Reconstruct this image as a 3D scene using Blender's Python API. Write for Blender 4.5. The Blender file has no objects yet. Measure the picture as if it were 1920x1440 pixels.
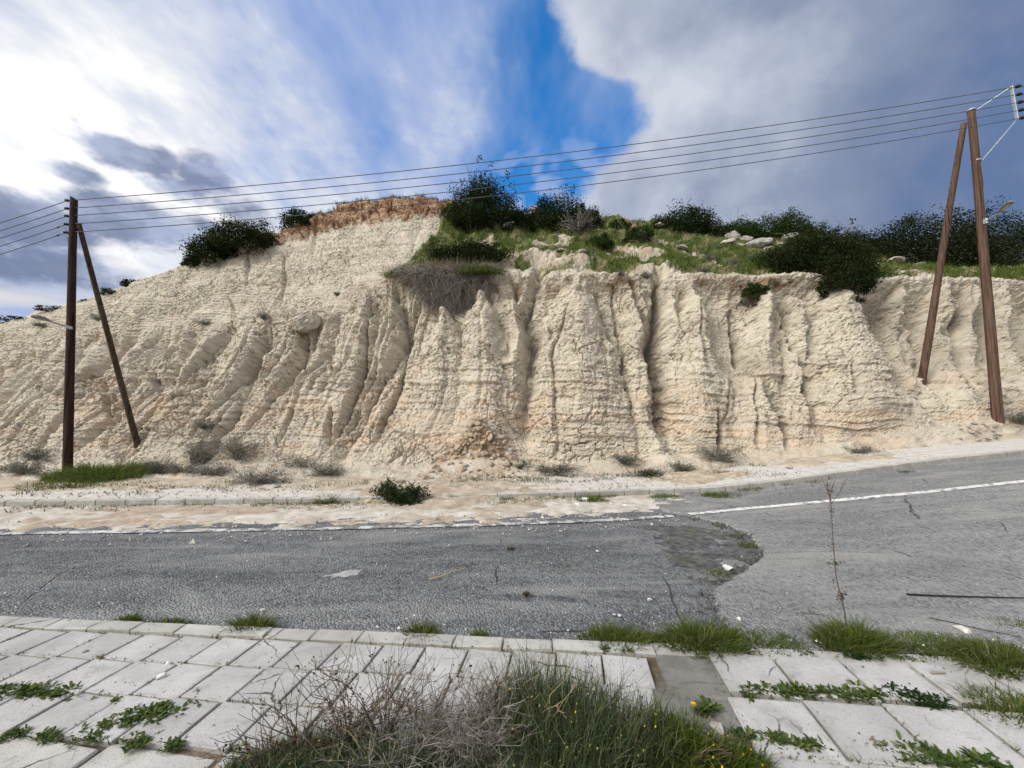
import bpy, bmesh, math, random
import numpy as np
from mathutils import Vector, Matrix
R = math.radians
scene = bpy.context.scene
COL = scene.collection
rng = np.random.default_rng(7)
random.seed(7)

# ------------------------------------------------------------------ camera
F_PX = 740.0; PITCH = math.atan(55 / F_PX); CAM_H = 1.6
cam_d = bpy.data.cameras.new('camera'); cam = bpy.data.objects.new('camera', cam_d); COL.objects.link(cam)
cam_d.sensor_width = 36.0; cam_d.lens = F_PX / 1920 * 36.0
cam_d.clip_start = 0.05; cam_d.clip_end = 3000
cam.location = (0, 0, CAM_H); cam.rotation_euler = (math.pi / 2 + PITCH, 0, 0)
scene.camera = cam

# ------------------------------------------------------------------ light
SUN_AZ, SUN_EL = R(-122), R(40)          # azimuth from +Y towards +X
SUN_STRENGTH, SKY_STRENGTH, EXPOSURE = 1.5, 0.085, 1.4
sd = bpy.data.lights.new('sun', 'SUN'); sun = bpy.data.objects.new('sun', sd); COL.objects.link(sun)
sd.energy = SUN_STRENGTH; sd.angle = R(40); sd.color = (1.0, 0.95, 0.87)
sdir = Vector((math.sin(SUN_AZ) * math.cos(SUN_EL), math.cos(SUN_AZ) * math.cos(SUN_EL), math.sin(SUN_EL)))
sun.rotation_euler = (-sdir).to_track_quat('-Z', 'Y').to_euler()
scene.view_settings.view_transform = 'Standard'
scene.view_settings.look = 'None'
scene.view_settings.exposure = EXPOSURE
scene.view_settings.gamma = 1.0
scene.view_settings.use_curve_mapping = False

class NT:
    """small helper round a node tree"""
    def __init__(s, nt): s.nt = nt; s.n = nt.nodes; s.l = nt.links
    def set(s, sock, v):
        if v is None: return
        if isinstance(v, bpy.types.NodeSocket): s.l.new(v, sock)
        else:
            if isinstance(v, (tuple, list)) and sock.type == 'RGBA' and len(v) == 3: v = (*v, 1)
            sock.default_value = v
    def node(s, t, **kw):
        n = s.n.new(t)
        for k, v in kw.items(): setattr(n, k, v)
        return n
    def m(s, op, a, b=None, c=None, clamp=False):
        n = s.node('ShaderNodeMath', operation=op, use_clamp=clamp)
        for i, v in enumerate((a, b, c)): s.set(n.inputs[i], v)
        return n.outputs[0]
    def add(s, a, b): return s.m('ADD', a, b)
    def sub(s, a, b): return s.m('SUBTRACT', a, b)
    def mul(s, a, b): return s.m('MULTIPLY', a, b)
    def ss(s, x, lo, hi, o0=0.0, o1=1.0, kind='SMOOTHSTEP'):
        n = s.node('ShaderNodeMapRange', interpolation_type=kind)
        for i, v in enumerate((x, lo, hi, o0, o1)): s.set(n.inputs[i], v)
        return n.outputs[0]
    def mix(s, f, a, b, blend='MIX'):
        n = s.node('ShaderNodeMix', data_type='RGBA', blend_type=blend)
        s.set(n.inputs[0], f); s.set(n.inputs[6], a); s.set(n.inputs[7], b)
        return n.outputs[2]
    def noise(s, vec, scale, detail=4, rough=0.55, dist=0.0, lac=2.0, out=0, dim='3D'):
        n = s.node('ShaderNodeTexNoise', noise_dimensions=dim)
        s.set(n.inputs['Vector'], vec); n.inputs['Scale'].default_value = scale
        n.inputs['Detail'].default_value = detail; n.inputs['Roughness'].default_value = rough
        n.inputs['Distortion'].default_value = dist; n.inputs['Lacunarity'].default_value = lac
        return n.outputs[out]
    def voro(s, vec, scale, feature='F1', out=0, rnd=1.0):
        n = s.node('ShaderNodeTexVoronoi', feature=feature)
        s.set(n.inputs['Vector'], vec); n.inputs['Scale'].default_value = scale
        n.inputs['Randomness'].default_value = rnd
        return n.outputs[out]
    def vmap(s, vec, scale=(1, 1, 1), loc=(0, 0, 0), rot=(0, 0, 0)):
        n = s.node('ShaderNodeMapping'); s.set(n.inputs[0], vec)
        n.inputs[1].default_value = loc; n.inputs[2].default_value = rot; n.inputs[3].default_value = scale
        return n.outputs[0]
    def ramp(s, x, stops):
        n = s.node('ShaderNodeValToRGB'); e = n.color_ramp.elements
        while len(e) < len(stops): e.new(0.5)
        for el, (p, c) in zip(e, stops): el.position = p; el.color = (*c, 1)
        s.set(n.inputs[0], x); return n.outputs[0]
    def curve(s, x, pts, x0, x1, y0, y1):
        """piecewise curve y(x) given in real units"""
        xn = s.m('DIVIDE', s.sub(x, x0), x1 - x0, clamp=True)
        n = s.node('ShaderNodeFloatCurve'); c = n.mapping.curves[0]
        P = [((a - x0) / (x1 - x0), (b - y0) / (y1 - y0)) for a, b in pts]
        while len(c.points) < len(P): c.points.new(0.5, 0.5)
        for q, (a, b) in zip(c.points, P): q.location = (a, b); q.handle_type = 'AUTO_CLAMPED'
        n.mapping.update(); s.set(n.inputs['Value'], xn)
        return s.add(s.mul(n.outputs[0], y1 - y0), y0)

def px_dir(px, py):
    d = np.array([(px - 960) / F_PX, math.cos(PITCH) + (py - 720) / F_PX * math.sin(PITCH), math.sin(PITCH) - (py - 720) / F_PX * math.cos(PITCH)])
    return d
def px_azel(px, py):
    d = px_dir(px, py); d = d / np.linalg.norm(d)
    return math.degrees(math.atan2(d[0], d[1])), math.degrees(math.asin(d[2]))

def build_world():
    w = bpy.data.worlds.new('World'); scene.world = w; w.use_nodes = True
    t = NT(w.node_tree); t.n.clear()
    out = t.node('ShaderNodeOutputWorld'); bg = t.node('ShaderNodeBackground')
    t.l.new(bg.outputs[0], out.inputs[0])
    sky = t.node('ShaderNodeTexSky', sky_type='NISHITA')
    sky.sun_disc = False; sky.sun_elevation = SUN_EL; sky.sun_rotation = SUN_AZ % (2 * math.pi)
    sky.air_density = 1.0; sky.dust_density = 0.3; sky.ozone_density = 3.5
    tc = t.node('ShaderNodeTexCoord'); D = tc.outputs['Generated']
    sp = t.node('ShaderNodeSeparateXYZ'); t.l.new(D, sp.inputs[0]); x, y, z = sp.outputs
    az = t.mul(t.m('ARCTAN2', x, y), 180 / math.pi)
    el = t.mul(t.m('ARCSINE', z), 180 / math.pi)
    zz = t.add(t.m('MAXIMUM', z, 0.0), 0.22)
    cb = t.node('ShaderNodeCombineXYZ'); t.set(cb.inputs[0], t.m('DIVIDE', x, zz)); t.set(cb.inputs[1], t.m('DIVIDE', y, zz))
    P = cb.outputs[0]                                             # cloud-deck coordinates
    hs = t.node('ShaderNodeHueSaturation'); hs.inputs['Saturation'].default_value = 1.38; hs.inputs['Value'].default_value = 1.0
    t.l.new(sky.outputs[0], hs.inputs['Color'])
    vm = t.node('ShaderNodeVectorMath', operation='SCALE'); t.l.new(hs.outputs[0], vm.inputs[0]); vm.inputs[3].default_value = SKY_STRENGTH
    blue = vm.outputs[0]
    back = t.ss(y, 0.25, -0.5)                                    # behind the viewer both decks merge
    # --- thin streaky deck, thick on the left, opening to blue ahead
    st = t.noise(t.vmap(P, (1.0, 0.55, 1), rot=(0, 0, R(38))), 1.9, 5, 0.56, 0.0, dim='2D')
    st2 = t.noise(t.vmap(P, (1.0, 0.5, 1), rot=(0, 0, R(30)), loc=(3, 1, 0)), 5.0, 4, 0.6, 0.0, dim='2D')
    fine = t.noise(t.vmap(P, loc=(5, 2, 0)), 9.0, 2, 0.5, 0.0, dim='2D')
    cover = t.curve(az, [(-180, .9), (-60, .9), (-42, .82), (-28, .74), (-16, .66), (-9, .54), (-3, .34), (4, .20), (16, .26), (40, .3), (180, .8)], -180, 180, 0, 1)
    lowc = t.ss(el, 30, 13, 0.0, 0.60)
    warp = t.noise(t.vmap(P, loc=(9, 4, 0)), 0.9, 3, 0.5, 0.0, dim='2D')
    dens = t.add(t.add(cover, t.mul(lowc, t.ss(az, 20, 2))), t.add(t.mul(t.sub(st, 0.5), 1.1), t.mul(t.sub(st2, 0.5), 0.45)))
    mack = t.mul(t.ss(fine, 0.42, 0.66), t.mul(t.ss(el, 42, 29), t.ss(el, 10, 18)))
    mack = t.mul(mack, t.mul(t.ss(az, -9, -1), t.ss(az, 19, 13)))
    wisp = t.m('MAXIMUM', t.ss(dens, 0.05, 0.95), t.mul(mack, 0.72))
    wisp = t.m('MAXIMUM', wisp, back)
    # glow where the sun stands behind the deck, at the left of the view
    gz, ge = px_azel(40, 215)
    dx = t.mul(t.sub(az, gz), 1 / 19.0); dy = t.mul(t.sub(el, ge), 1 / 9.0)
    r2 = t.add(t.mul(dx, dx), t.mul(dy, dy))
    glow = t.m('EXPONENT', t.mul(r2, -1.0))
    pn = t.noise(t.vmap(D, (1, 1, 2.0)), 9.0, 5, 0.60, 0.0)
    soft = t.add(t.mul(t.sub(st, 0.5), 1.1), t.mul(t.sub(st2, 0.5), 0.9))
    lowband = t.mul(t.mul(t.ss(el, 31, 21), t.ss(el, 9, 17)), t.ss(az, 4, -16))
    bright = t.add(t.add(t.add(t.add(0.255, t.mul(soft, .60)), t.mul(t.sub(pn, .5), .55)), t.mul(t.sub(warp, .5), .35)), t.add(t.mul(lowband, .20), t.mul(t.m('MAXIMUM', t.add(glow, t.mul(t.mul(soft, glow), 1.0)), 0.0), 0.46)))
    wcol = t.ramp(t.mul(bright, 0.85), [(0.0, (.34, .44, .74)), (.27, (.46, .54, .77)), (.43, (.66, .71, .84)), (.60, (.88, .90, .94)), (1, (1.5, 1.45, 1.36))])
    S = 2.0 ** -EXPOSURE
    def dim(c):
        v = t.node('ShaderNodeVectorMath', operation='SCALE'); t.set(v.inputs[0], c if not isinstance(c, tuple) else None); v.inputs[3].default_value = S
        return v.outputs[0]
    def dk(c): return tuple(k * S for k in c)
    col = t.mix(wisp, blue, dim(wcol))
    # --- low grey puffs under it on the left
    puffs = [(225, 285, 120, 40, 1.0), (300, 300, 60, 30, .8), (140, 325, 80, 28, .8), (390, 330, 65, 42, 1.0), (330, 352, 90, 30, .85), (60, 410, 150, 60, 1.0), (260, 420, 190, 52, .95), (130, 500, 150, 46, .75), (430, 385, 90, 26, .6), (-150, 440, 200, 90, 1.0)]
    tot = None
    for px, py, rx, ry, k in puffs:
        a0, e0 = px_azel(px, py); a1, _ = px_azel(px + rx, py); _, e1 = px_azel(px, py - ry)
        ux = t.mul(t.sub(az, a0), 1 / (a1 - a0)); uy = t.mul(t.sub(el, e0), 1 / (e1 - e0))
        g = t.mul(t.m('EXPONENT', t.mul(t.add(t.mul(ux, ux), t.mul(uy, uy)), -0.9)), k)
        tot = g if tot is None else t.m('MAXIMUM', tot, g)
    pf = t.ss(t.add(t.mul(tot, 1.3), t.mul(t.sub(pn, 0.5), 1.8)), 0.30, 0.92)
    pcol = t.mix(t.ss(pn, 0.35, 0.62), dk((.38, .45, .65)), dk((.17, .225, .37)))
    col = t.mix(t.mul(pf, 0.93), col, pcol)
    # warm band low on the left
    wb = t.mul(t.mul(t.ss(el, 15, 7), t.ss(az, -33, -48)), t.ss(t.noise(t.vmap(D, (1, 1, 6)), 5.0, 2, .5), .40, .62))
    col = t.mix(t.mul(wb, 0.8), col, dk((1.0, .92, .74)))
    # --- big cumulus bank on the right, sharp at its sunlit edge
    pts = []
    for px, py in ((1040, 0), (1052, 45), (1062, 95), (1110, 135), (1195, 180), (1200, 215), (1182, 262), (1140, 305), (1105, 340), (1085, 380), (1085, 430)):
        a, e = px_azel(px, py); pts.append((e, a))
    pts = sorted(pts); pts = [(-10, pts[0][1])] + pts + [(90, pts[-1][1] - 3)]
    edge = t.curve(el, pts, -10, 90, -10, 30)
    n1 = t.noise(t.vmap(D, (1, 1, 1.2)), 9.0, 6, 0.6, 0.0)
    n2 = t.noise(D, 2.6, 4, 0.55, 0.0)
    q = t.add(t.sub(az, edge), t.mul(t.sub(n1, 0.5), 7.5))
    cm = t.mul(t.ss(q, -1.2, 1.9), t.sub(1.0, back))
    inn = t.add(t.ss(q, 0.0, 46.0, 0.08, 0.9, 'LINEAR'), t.add(t.mul(t.sub(n2, 0.5), 1.5), t.mul(t.sub(n1, .5), .45)))
    inn = t.add(inn, t.mul(t.ss(el, 22, 11), -0.42))
    inn = t.add(inn, t.mul(t.ss(az, 28, 46), 0.22))
    ccol = t.ramp(inn, [(0.0, (.64, .68, .77)), (.22, (.46, .51, .63)), (.5, (.28, .335, .47)), (.78, (.20, .255, .40)), (1, (.13, .20, .37))])
    ccol = t.mix(t.ss(az, 62, 110), dim(ccol), dk((.50, .55, .66)))
    col = t.mix(cm, col, ccol)
    bc = t.mix(t.ss(n2, .35, .65), dk((.55, .61, .75)), dk((.85, .87, .92)))
    col = t.mix(back, col, bc)
    t.l.new(col, bg.inputs['Color']); bg.inputs['Strength'].default_value = 1.0
    w.cycles.sampling_method = 'MANUAL'; w.cycles.sample_map_resolution = 512
    c = scene.cycles; c.max_bounces = 4; c.diffuse_bounces = 2; c.glossy_bounces = 2; c.transmission_bounces = 2; c.transparent_max_bounces = 4; c.caustics_reflective = False; c.caustics_refractive = False
build_world()

# ------------------------------------------------------------------ survey helpers
SP, CP = math.sin(PITCH), math.cos(PITCH)
def unproj(px, py, Y):
    px, py, Y = np.broadcast_arrays(np.asarray(px, float), np.asarray(py, float), np.asarray(Y, float))
    k = Y / (CP + (py - 720) / F_PX * SP)
    return np.stack([(px - 960) / F_PX * k, Y, CAM_H + (SP - (py - 720) / F_PX * CP) * k], -1)
def sstep(a, b, x):
    t = np.clip((x - a) / (b - a), 0, 1); return t * t * (3 - 2 * t)
def softplus(x): return np.logaddexp(0, 2.0 * np.asarray(x, float)) / 2.0
def zg(x, y):
    """height of the roadway: level on the left, climbing to the right"""
    rise = 1.35 * np.tanh(0.088 * softplus(np.asarray(x) - 3.4) / 1.35)
    return rise * sstep(3.0, 7.0, np.asarray(y)) - 0.03 * sstep(2.7, 3.2, np.asarray(y))
def ground_hit(px, py, dz=0.0):
    d = px_dir(px, py); z = 0.0
    for _ in range(25):
        k = (z - CAM_H) / d[2]; z = float(zg(d[0] * k, d[1] * k)) + dz
    return np.array([d[0] * k, d[1] * k, z])

# ------------------------------------------------------------------ noise (vectorised)
def _hash(ix, iy, iz, seed):
    h = (ix.astype(np.int64) * 374761393 + iy.astype(np.int64) * 668265263 + iz.astype(np.int64) * 2147483647 + seed * 974711) & 0xFFFFFFFF
    h = ((h ^ (h >> 13)) * 1274126177) & 0xFFFFFFFF
    h = ((h ^ (h >> 16)) * 2246822519) & 0xFFFFFFFF
    return ((h ^ (h >> 15)) & 0xFFFFFF) / float(0xFFFFFF)
def pnoise(x, y, seed=0):
    """gradient noise, about -0.7..0.7"""
    x, y = np.broadcast_arrays(np.asarray(x, float), np.asarray(y, float))
    x0, y0 = np.floor(x), np.floor(y); fx, fy = x - x0, y - y0
    u, v = fx * fx * fx * (fx * (fx * 6 - 15) + 10), fy * fy * fy * (fy * (fy * 6 - 15) + 10)
    z = np.zeros_like(x0)
    def g(ix, iy, dx, dy):
        a = _hash(ix, iy, z, seed) * 2 * np.pi
        return np.cos(a) * dx + np.sin(a) * dy
    a = g(x0, y0, fx, fy); b = g(x0 + 1, y0, fx - 1, fy); c = g(x0, y0 + 1, fx, fy - 1); d = g(x0 + 1, y0 + 1, fx - 1, fy - 1)
    return (a + u * (b - a)) * (1 - v) + (c + u * (d - c)) * v
def fbm(x, y, seed=0, oct=4, gain=0.5):
    s, a, f = 0, 1.0, 1.0
    for i in range(oct):
        s = s + a * pnoise(x * f, y * f, seed + i * 17); a *= gain; f *= 2.03
    return s
def worley(x, y, seed=0):
    """distance to nearest and second nearest feature point, cell id"""
    x0, y0 = np.floor(x), np.floor(y)
    d1 = np.full(x.shape, 9.0); d2 = np.full(x.shape, 9.0); cid = np.zeros(x.shape)
    z = np.zeros_like(x0)
    for i in (-1, 0, 1):
        for j in (-1, 0, 1):
            cx, cy = x0 + i, y0 + j
            hx, hy = _hash(cx, cy, z, seed), _hash(cx, cy, z + 7, seed)
            d = np.hypot(cx + hx - x, cy + hy - y)
            near = d < d1
            d2 = np.where(near, d1, np.minimum(d2, d)); cid = np.where(near, hx, cid); d1 = np.where(near, d, d1)
    return d1, d2, cid

def vnoise3(x, y, z, seed=0):
    """value noise in space, -1..1"""
    x0, y0, z0 = np.floor(x), np.floor(y), np.floor(z); fx, fy, fz = x - x0, y - y0, z - z0
    u, v, w = (f * f * (3 - 2 * f) for f in (fx, fy, fz)); r = 0
    for i in (0, 1):
        for j in (0, 1):
            for k in (0, 1):
                r = r + _hash(x0 + i, y0 + j, z0 + k, seed) * (u if i else 1 - u) * (v if j else 1 - v) * (w if k else 1 - w)
    return r * 2 - 1
def fbm3(p, sc, seed=0, oct=3, gain=.55):
    r, a, f = 0, 1.0, 1.0
    for i in range(oct):
        r = r + a * vnoise3(p[..., 0] / sc[0] * f, p[..., 1] / sc[1] * f, p[..., 2] / sc[2] * f, seed + 13 * i); a *= gain; f *= 2.07
    return r
def worley3(p, sc, seed=0):
    x, y, z = p[..., 0] / sc[0], p[..., 1] / sc[1], p[..., 2] / sc[2]
    x0, y0, z0 = np.floor(x), np.floor(y), np.floor(z)
    d1 = np.full(x.shape, 9.0); d2 = d1.copy(); cid = np.zeros(x.shape)
    for i in (-1, 0, 1):
        for j in (-1, 0, 1):
            for k in (-1, 0, 1):
                cx, cy, cz = x0 + i, y0 + j, z0 + k; h = _hash(cx, cy, cz, seed)
                d = np.sqrt((cx + h - x) ** 2 + (cy + (h * 7.13) % 1 - y) ** 2 + (cz + (h * 51.7) % 1 - z) ** 2)
                near = d < d1; d2 = np.where(near, d1, np.minimum(d2, d)); cid = np.where(near, (h * 313.7) % 1, cid); d1 = np.where(near, d, d1)
    return d1, d2, cid

# ------------------------------------------------------------------ mesh helpers
def link(o, parent=None):
    COL.objects.link(o)
    if parent is not None: o.parent = parent
    return o
def np_mesh(name, V, Fq, smooth=False):
    """V (n,3); Fq (m,3) or (m,4)"""
    V = np.asarray(V, np.float32).reshape(-1, 3); Fq = np.asarray(Fq, np.int32)
    me = bpy.data.meshes.new(name); k = Fq.shape[1]
    me.vertices.add(len(V)); me.vertices.foreach_set('co', V.ravel())
    me.loops.add(Fq.size); me.loops.foreach_set('vertex_index', Fq.ravel())
    me.polygons.add(len(Fq)); me.polygons.foreach_set('loop_start', np.arange(0, Fq.size, k, dtype=np.int32))
    me.polygons.foreach_set('use_smooth', np.full(len(Fq), smooth))
    me.update(calc_edges=True); me.validate()
    return me
def mobj(name, me, mat, parent=None, loc=None):
    o = bpy.data.objects.new(name, me); link(o, parent)
    if mat is not None and len(me.materials) == 0: me.materials.append(mat)
    if loc is not None: o.location = loc
    return o
def tag(o, label=None, cat=None, group=None, kind=None):
    if label: o['label'] = label
    if cat: o['category'] = cat
    if group: o['group'] = group
    if kind: o['kind'] = kind
    return o
def empty(name, loc, label=None, cat=None, group=None):
    o = bpy.data.objects.new(name, None); o.location = [float(c) for c in loc]; o.empty_display_size = 0.1
    link(o); return tag(o, label, cat, group)
def grid_faces(nu, nv):
    i = np.arange(nu * nv).reshape(nu, nv)
    return np.stack([i[:-1, :-1], i[1:, :-1], i[1:, 1:], i[:-1, 1:]], -1).reshape(-1, 4)
def tubes(P, r, sides=4, cap=True):
    """P (N,K,3) polylines, r (N,K) or (N,) radii -> verts, quads"""
    P = np.asarray(P, float); N, K = P.shape[:2]; r = np.asarray(r, float)
    if r.ndim == 0: r = np.full((N, K), float(r))
    if r.ndim == 1: r = np.repeat(r[:, None], K, 1)
    T = np.gradient(P, axis=1); T /= np.linalg.norm(T, axis=-1, keepdims=True) + 1e-9
    ref = np.where(np.abs(T[..., 2:3]) > 0.9, np.array([1.0, 0, 0]), np.array([0, 0, 1.0]))
    A = np.cross(T, ref); A /= np.linalg.norm(A, axis=-1, keepdims=True) + 1e-9; B = np.cross(T, A)
    ang = np.arange(sides) * 2 * np.pi / sides
    V = P[:, :, None, :] + r[:, :, None, None] * (np.cos(ang)[None, None, :, None] * A[:, :, None, :] + np.sin(ang)[None, None, :, None] * B[:, :, None, :])
    i = np.arange(N * K * sides).reshape(N, K, sides); j = np.roll(i, -1, 2)
    Q = np.stack([i[:, :-1], j[:, :-1], j[:, 1:], i[:, 1:]], -1).reshape(-1, 4)
    if cap and sides == 4:
        Q = np.concatenate([Q, i[:, -1][:, ::-1], i[:, 0]])
    return V.reshape(-1, 3), Q
def merge(parts):
    V, F, o = [], [], 0
    for v, f in parts:
        V.append(v); F.append(np.asarray(f) + o); o += len(v)
    return np.concatenate(V), np.concatenate(F)
def smooth_line(pts, n):
    pts = np.asarray(pts, float); d = np.r_[0, np.cumsum(np.linalg.norm(np.diff(pts, axis=0), axis=1))]
    q = np.linspace(0, d[-1], n); out = np.stack([np.interp(q, d, pts[:, k]) for k in range(pts.shape[1])], -1)
    for _ in range(2): out[1:-1] = 0.25 * out[:-2] + 0.5 * out[1:-1] + 0.25 * out[2:]
    return out

# ------------------------------------------------------------------ materials
MATS = {}
def new_mat(name):
    m = bpy.data.materials.new(name); m.use_nodes = True; MATS[name] = m
    t = NT(m.node_tree); b = m.node_tree.nodes['Principled BSDF']
    tc = t.node('ShaderNodeTexCoord')
    return m, t, b, tc
def bump(t, b, h, strength=0.5, dist=0.02, prev=None):
    n = t.node('ShaderNodeBump'); n.inputs['Strength'].default_value = strength; n.inputs['Distance'].default_value = dist
    t.set(n.inputs['Height'], h)
    if prev is not None: t.l.new(prev, n.inputs['Normal'])
    t.l.new(n.outputs[0], b.inputs['Normal']); return n.outputs[0]
def geo_pos(t): return t.node('ShaderNodeNewGeometry').outputs['Position']

def mat_cliff():
    """marl: the mineral colour comes from the surveyed 'tone' of each spot, fine grain and cracks from the nodes"""
    m, t, b, tc = new_mat('marl'); P = geo_pos(t)
    at = t.node('ShaderNodeAttribute', attribute_name='tone')
    fine = t.noise(P, 21, 4, 0.70); bed = t.noise(t.vmap(P, (1, 1, 2.4)), 8.0, 3, .66)
    c = t.mix(t.mul(t.ss(fine, .46, .30), .55), at.outputs['Color'], (.60, .55, .48), 'MULTIPLY')
    c = t.mix(t.mul(t.ss(bed, .52, .68), .35), c, (1.18, 1.18, 1.18), 'MULTIPLY')
    t.set(b.inputs['Base Color'], c); b.inputs['Roughness'].default_value = 0.95; b.inputs['Specular IOR Level'].default_value = 0.08
    bump(t, b, t.add(fine, t.mul(bed, .7)), 1.0, 0.048)
    return m

def mat_simple(name, c1, c2, scale, rough=0.9, bscale=None, bstr=0.4, bdist=0.01, detail=5, spots=None, stretch=(1, 1, 1)):
    m, t, b, tc = new_mat(name); P = t.vmap(tc.outputs['Object'], stretch)
    n = t.noise(P, scale, detail, 0.6)
    c = t.mix(t.ss(n, .32, .68), c1, c2)
    if spots: c = t.mix(t.mul(t.ss(t.noise(P, spots[1], 3, .6), spots[2], spots[2] + .08), spots[3]), c, spots[0])
    t.set(b.inputs['Base Color'], c); b.inputs['Roughness'].default_value = rough; b.inputs['Specular IOR Level'].default_value = 0.2
    if bscale: bump(t, b, t.noise(P, bscale, 5, .65), bstr, bdist)
    return m

def mat_asphalt(name, dark, light, agg, tint=(.5, .44, .34), dusty=0.5):
    m, t, b, tc = new_mat(name); P = geo_pos(t)
    big = t.noise(t.vmap(P, (0.30, 1.0, 1)), 1.1, 6, .66, .6)
    mid = t.noise(t.vmap(P, (.35, 1, 1)), 4.0, 6, .65)
    grit = t.noise(P, 17, 4, .7)
    c = t.mix(t.ss(t.add(t.add(t.mul(big, .5), t.mul(mid, .3)), t.mul(grit, .2)), .38, .62), dark, light)
    c = t.mix(t.mul(t.ss(grit, .50, .36), .55), c, tuple(k * .5 for k in dark))
    vo = t.node('ShaderNodeTexVoronoi'); t.l.new(P, vo.inputs['Vector']); vo.inputs['Scale'].default_value = 58
    sc = t.node('ShaderNodeSeparateColor'); t.l.new(vo.outputs['Color'], sc.inputs[0])
    c = t.mix(t.mul(t.ss(sc.outputs[0], .60, .95), agg), c, (.34, .34, .33))
    c = t.mix(t.mul(t.ss(sc.outputs[1], .55, .95), .5), c, (.035, .037, .042))
    vo2 = t.node('ShaderNodeTexVoronoi'); t.l.new(P, vo2.inputs['Vector']); vo2.inputs['Scale'].default_value = 26
    sc2 = t.node('ShaderNodeSeparateColor'); t.l.new(vo2.outputs['Color'], sc2.inputs[0])
    c = t.mix(t.mul(t.mul(t.ss(sc2.outputs[0], .93, .96), t.ss(vo2.outputs['Distance'], .34, .22)), t.ss(mid, .42, .62)), c, (.50, .47, .42))
    wash = t.noise(t.vmap(P, (.24, 1.2, 1), rot=(0, 0, R(5))), 1.5, 7, .66, .8)
    c = t.mix(t.mul(t.ss(wash, .47, .70), dusty), c, tint)
    cr = t.voro(t.mix(.10, P, t.noise(P, 2.2, 5, .65, out=1)), 0.6, 'DISTANCE_TO_EDGE')
    crk = t.mul(t.ss(cr, .006, .001), t.ss(t.noise(P, .9, 2, .5), .52, .60))
    c = t.mix(t.mul(crk, .75), c, (.05, .05, .05))
    t.set(b.inputs['Base Color'], c); b.inputs['Roughness'].default_value = .85; b.inputs['Specular IOR Level'].default_value = .25
    h = t.add(t.mul(vo.outputs['Distance'], -1.6), t.sub(t.mul(t.noise(P, 40, 4, .6), .8), t.mul(crk, 2)))
    bump(t, b, h, .9, .016)
    return m

def mat_leaf(name, c1, c2, c3=None, trans=0.25, clump=False):
    m, t, b, tc = new_mat(name)
    g = t.node('ShaderNodeNewGeometry'); rnd = g.outputs['Random Per Island']
    if clump:                                                     # sprays of younger and older leaves, plus shade painted on inner ones
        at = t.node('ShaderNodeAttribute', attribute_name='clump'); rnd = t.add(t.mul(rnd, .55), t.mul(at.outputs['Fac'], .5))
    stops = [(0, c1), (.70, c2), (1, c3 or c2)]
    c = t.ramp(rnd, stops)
    t.set(b.inputs['Base Color'], c); b.inputs['Roughness'].default_value = .8; b.inputs['Specular IOR Level'].default_value = .05
    out = t.n['Material Output']
    tr = t.node('ShaderNodeBsdfTranslucent'); t.set(tr.inputs[0], c)
    mx = t.node('ShaderNodeMixShader'); mx.inputs[0].default_value = trans
    t.l.new(b.outputs[0], mx.inputs[1]); t.l.new(tr.outputs[0], mx.inputs[2]); t.l.new(mx.outputs[0], out.inputs[0])
    return m

def mat_wood(name, c1, c2, c3):
    m, t, b, tc = new_mat(name); P = tc.outputs['Object']
    g = t.noise(t.vmap(P, (14, 14, .7)), 1.6, 7, .65, .3)
    c = t.mix(t.ss(g, .34, .66), c1, c2)
    c = t.mix(t.mul(t.ss(t.noise(t.vmap(P, (1, 1, .5)), 2.4, 5, .6), .52, .66), .7), c, c3)
    spl = t.noise(t.vmap(P, (22, 22, .35)), 1.0, 3, .5)
    c = t.mix(t.ss(spl, .36, .30), c, tuple(k * .25 for k in c1))
    t.set(b.inputs['Base Color'], c); b.inputs['Roughness'].default_value = .85; b.inputs['Specular IOR Level'].default_value = .2
    bump(t, b, t.add(g, t.mul(t.ss(spl, .30, .38), 1.2)), 1.0, .022)
    return m

def mat_concrete(name, c1, c2, dirt, dirt_amt=.6, speck=.5):
    m, t, b, tc = new_mat(name); P = geo_pos(t)
    n = t.noise(P, 3.2, 6, .6); f = t.noise(P, 140, 3, .6)
    oi = t.node('ShaderNodeObjectInfo')
    c = t.mix(t.ss(n, .32, .68), c1, c2)
    c = t.mix(t.mul(t.ss(oi.outputs['Random'], 0, 1), .34), c, tuple(k * .62 for k in c1))
    c = t.mix(t.mul(t.ss(f, .50, .66), speck), c, tuple(k * .55 for k in c1))
    c = t.mix(t.mul(t.ss(t.noise(P, 9, 6, .65, .5), .52, .70), dirt_amt), c, dirt)
    g = t.node('ShaderNodeSeparateXYZ'); t.l.new(tc.outputs['Generated'], g.inputs[0])
    rim = t.m('MAXIMUM', t.m('ABSOLUTE', t.sub(g.outputs[0], .5)), t.m('ABSOLUTE', t.sub(g.outputs[1], .5)))
    c = t.mix(t.mul(t.ss(t.add(rim, t.mul(t.sub(t.noise(P, 14, 4, .6), .5), .28)), .43, .51), .55 * min(1, dirt_amt * 1.6)), c, dirt)
    blot = t.noise(P, 1.3, 4, .6)
    c = t.mix(t.mul(t.ss(blot, .52, .66), .35), c, dirt)
    cr = t.voro(t.mix(.10, P, t.noise(P, 5, 4, .6, out=1)), 1.6, 'DISTANCE_TO_EDGE')
    c = t.mix(t.mul(t.ss(cr, .010, .003), t.ss(t.noise(P, 1.1, 2, .5), .52, .60)), c, (.09, .08, .07))
    t.set(b.inputs['Base Color'], c); b.inputs['Roughness'].default_value = .9; b.inputs['Specular IOR Level'].default_value = .2
    bump(t, b, t.add(f, t.mul(n, .6)), .45, .006)
    return m

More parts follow.
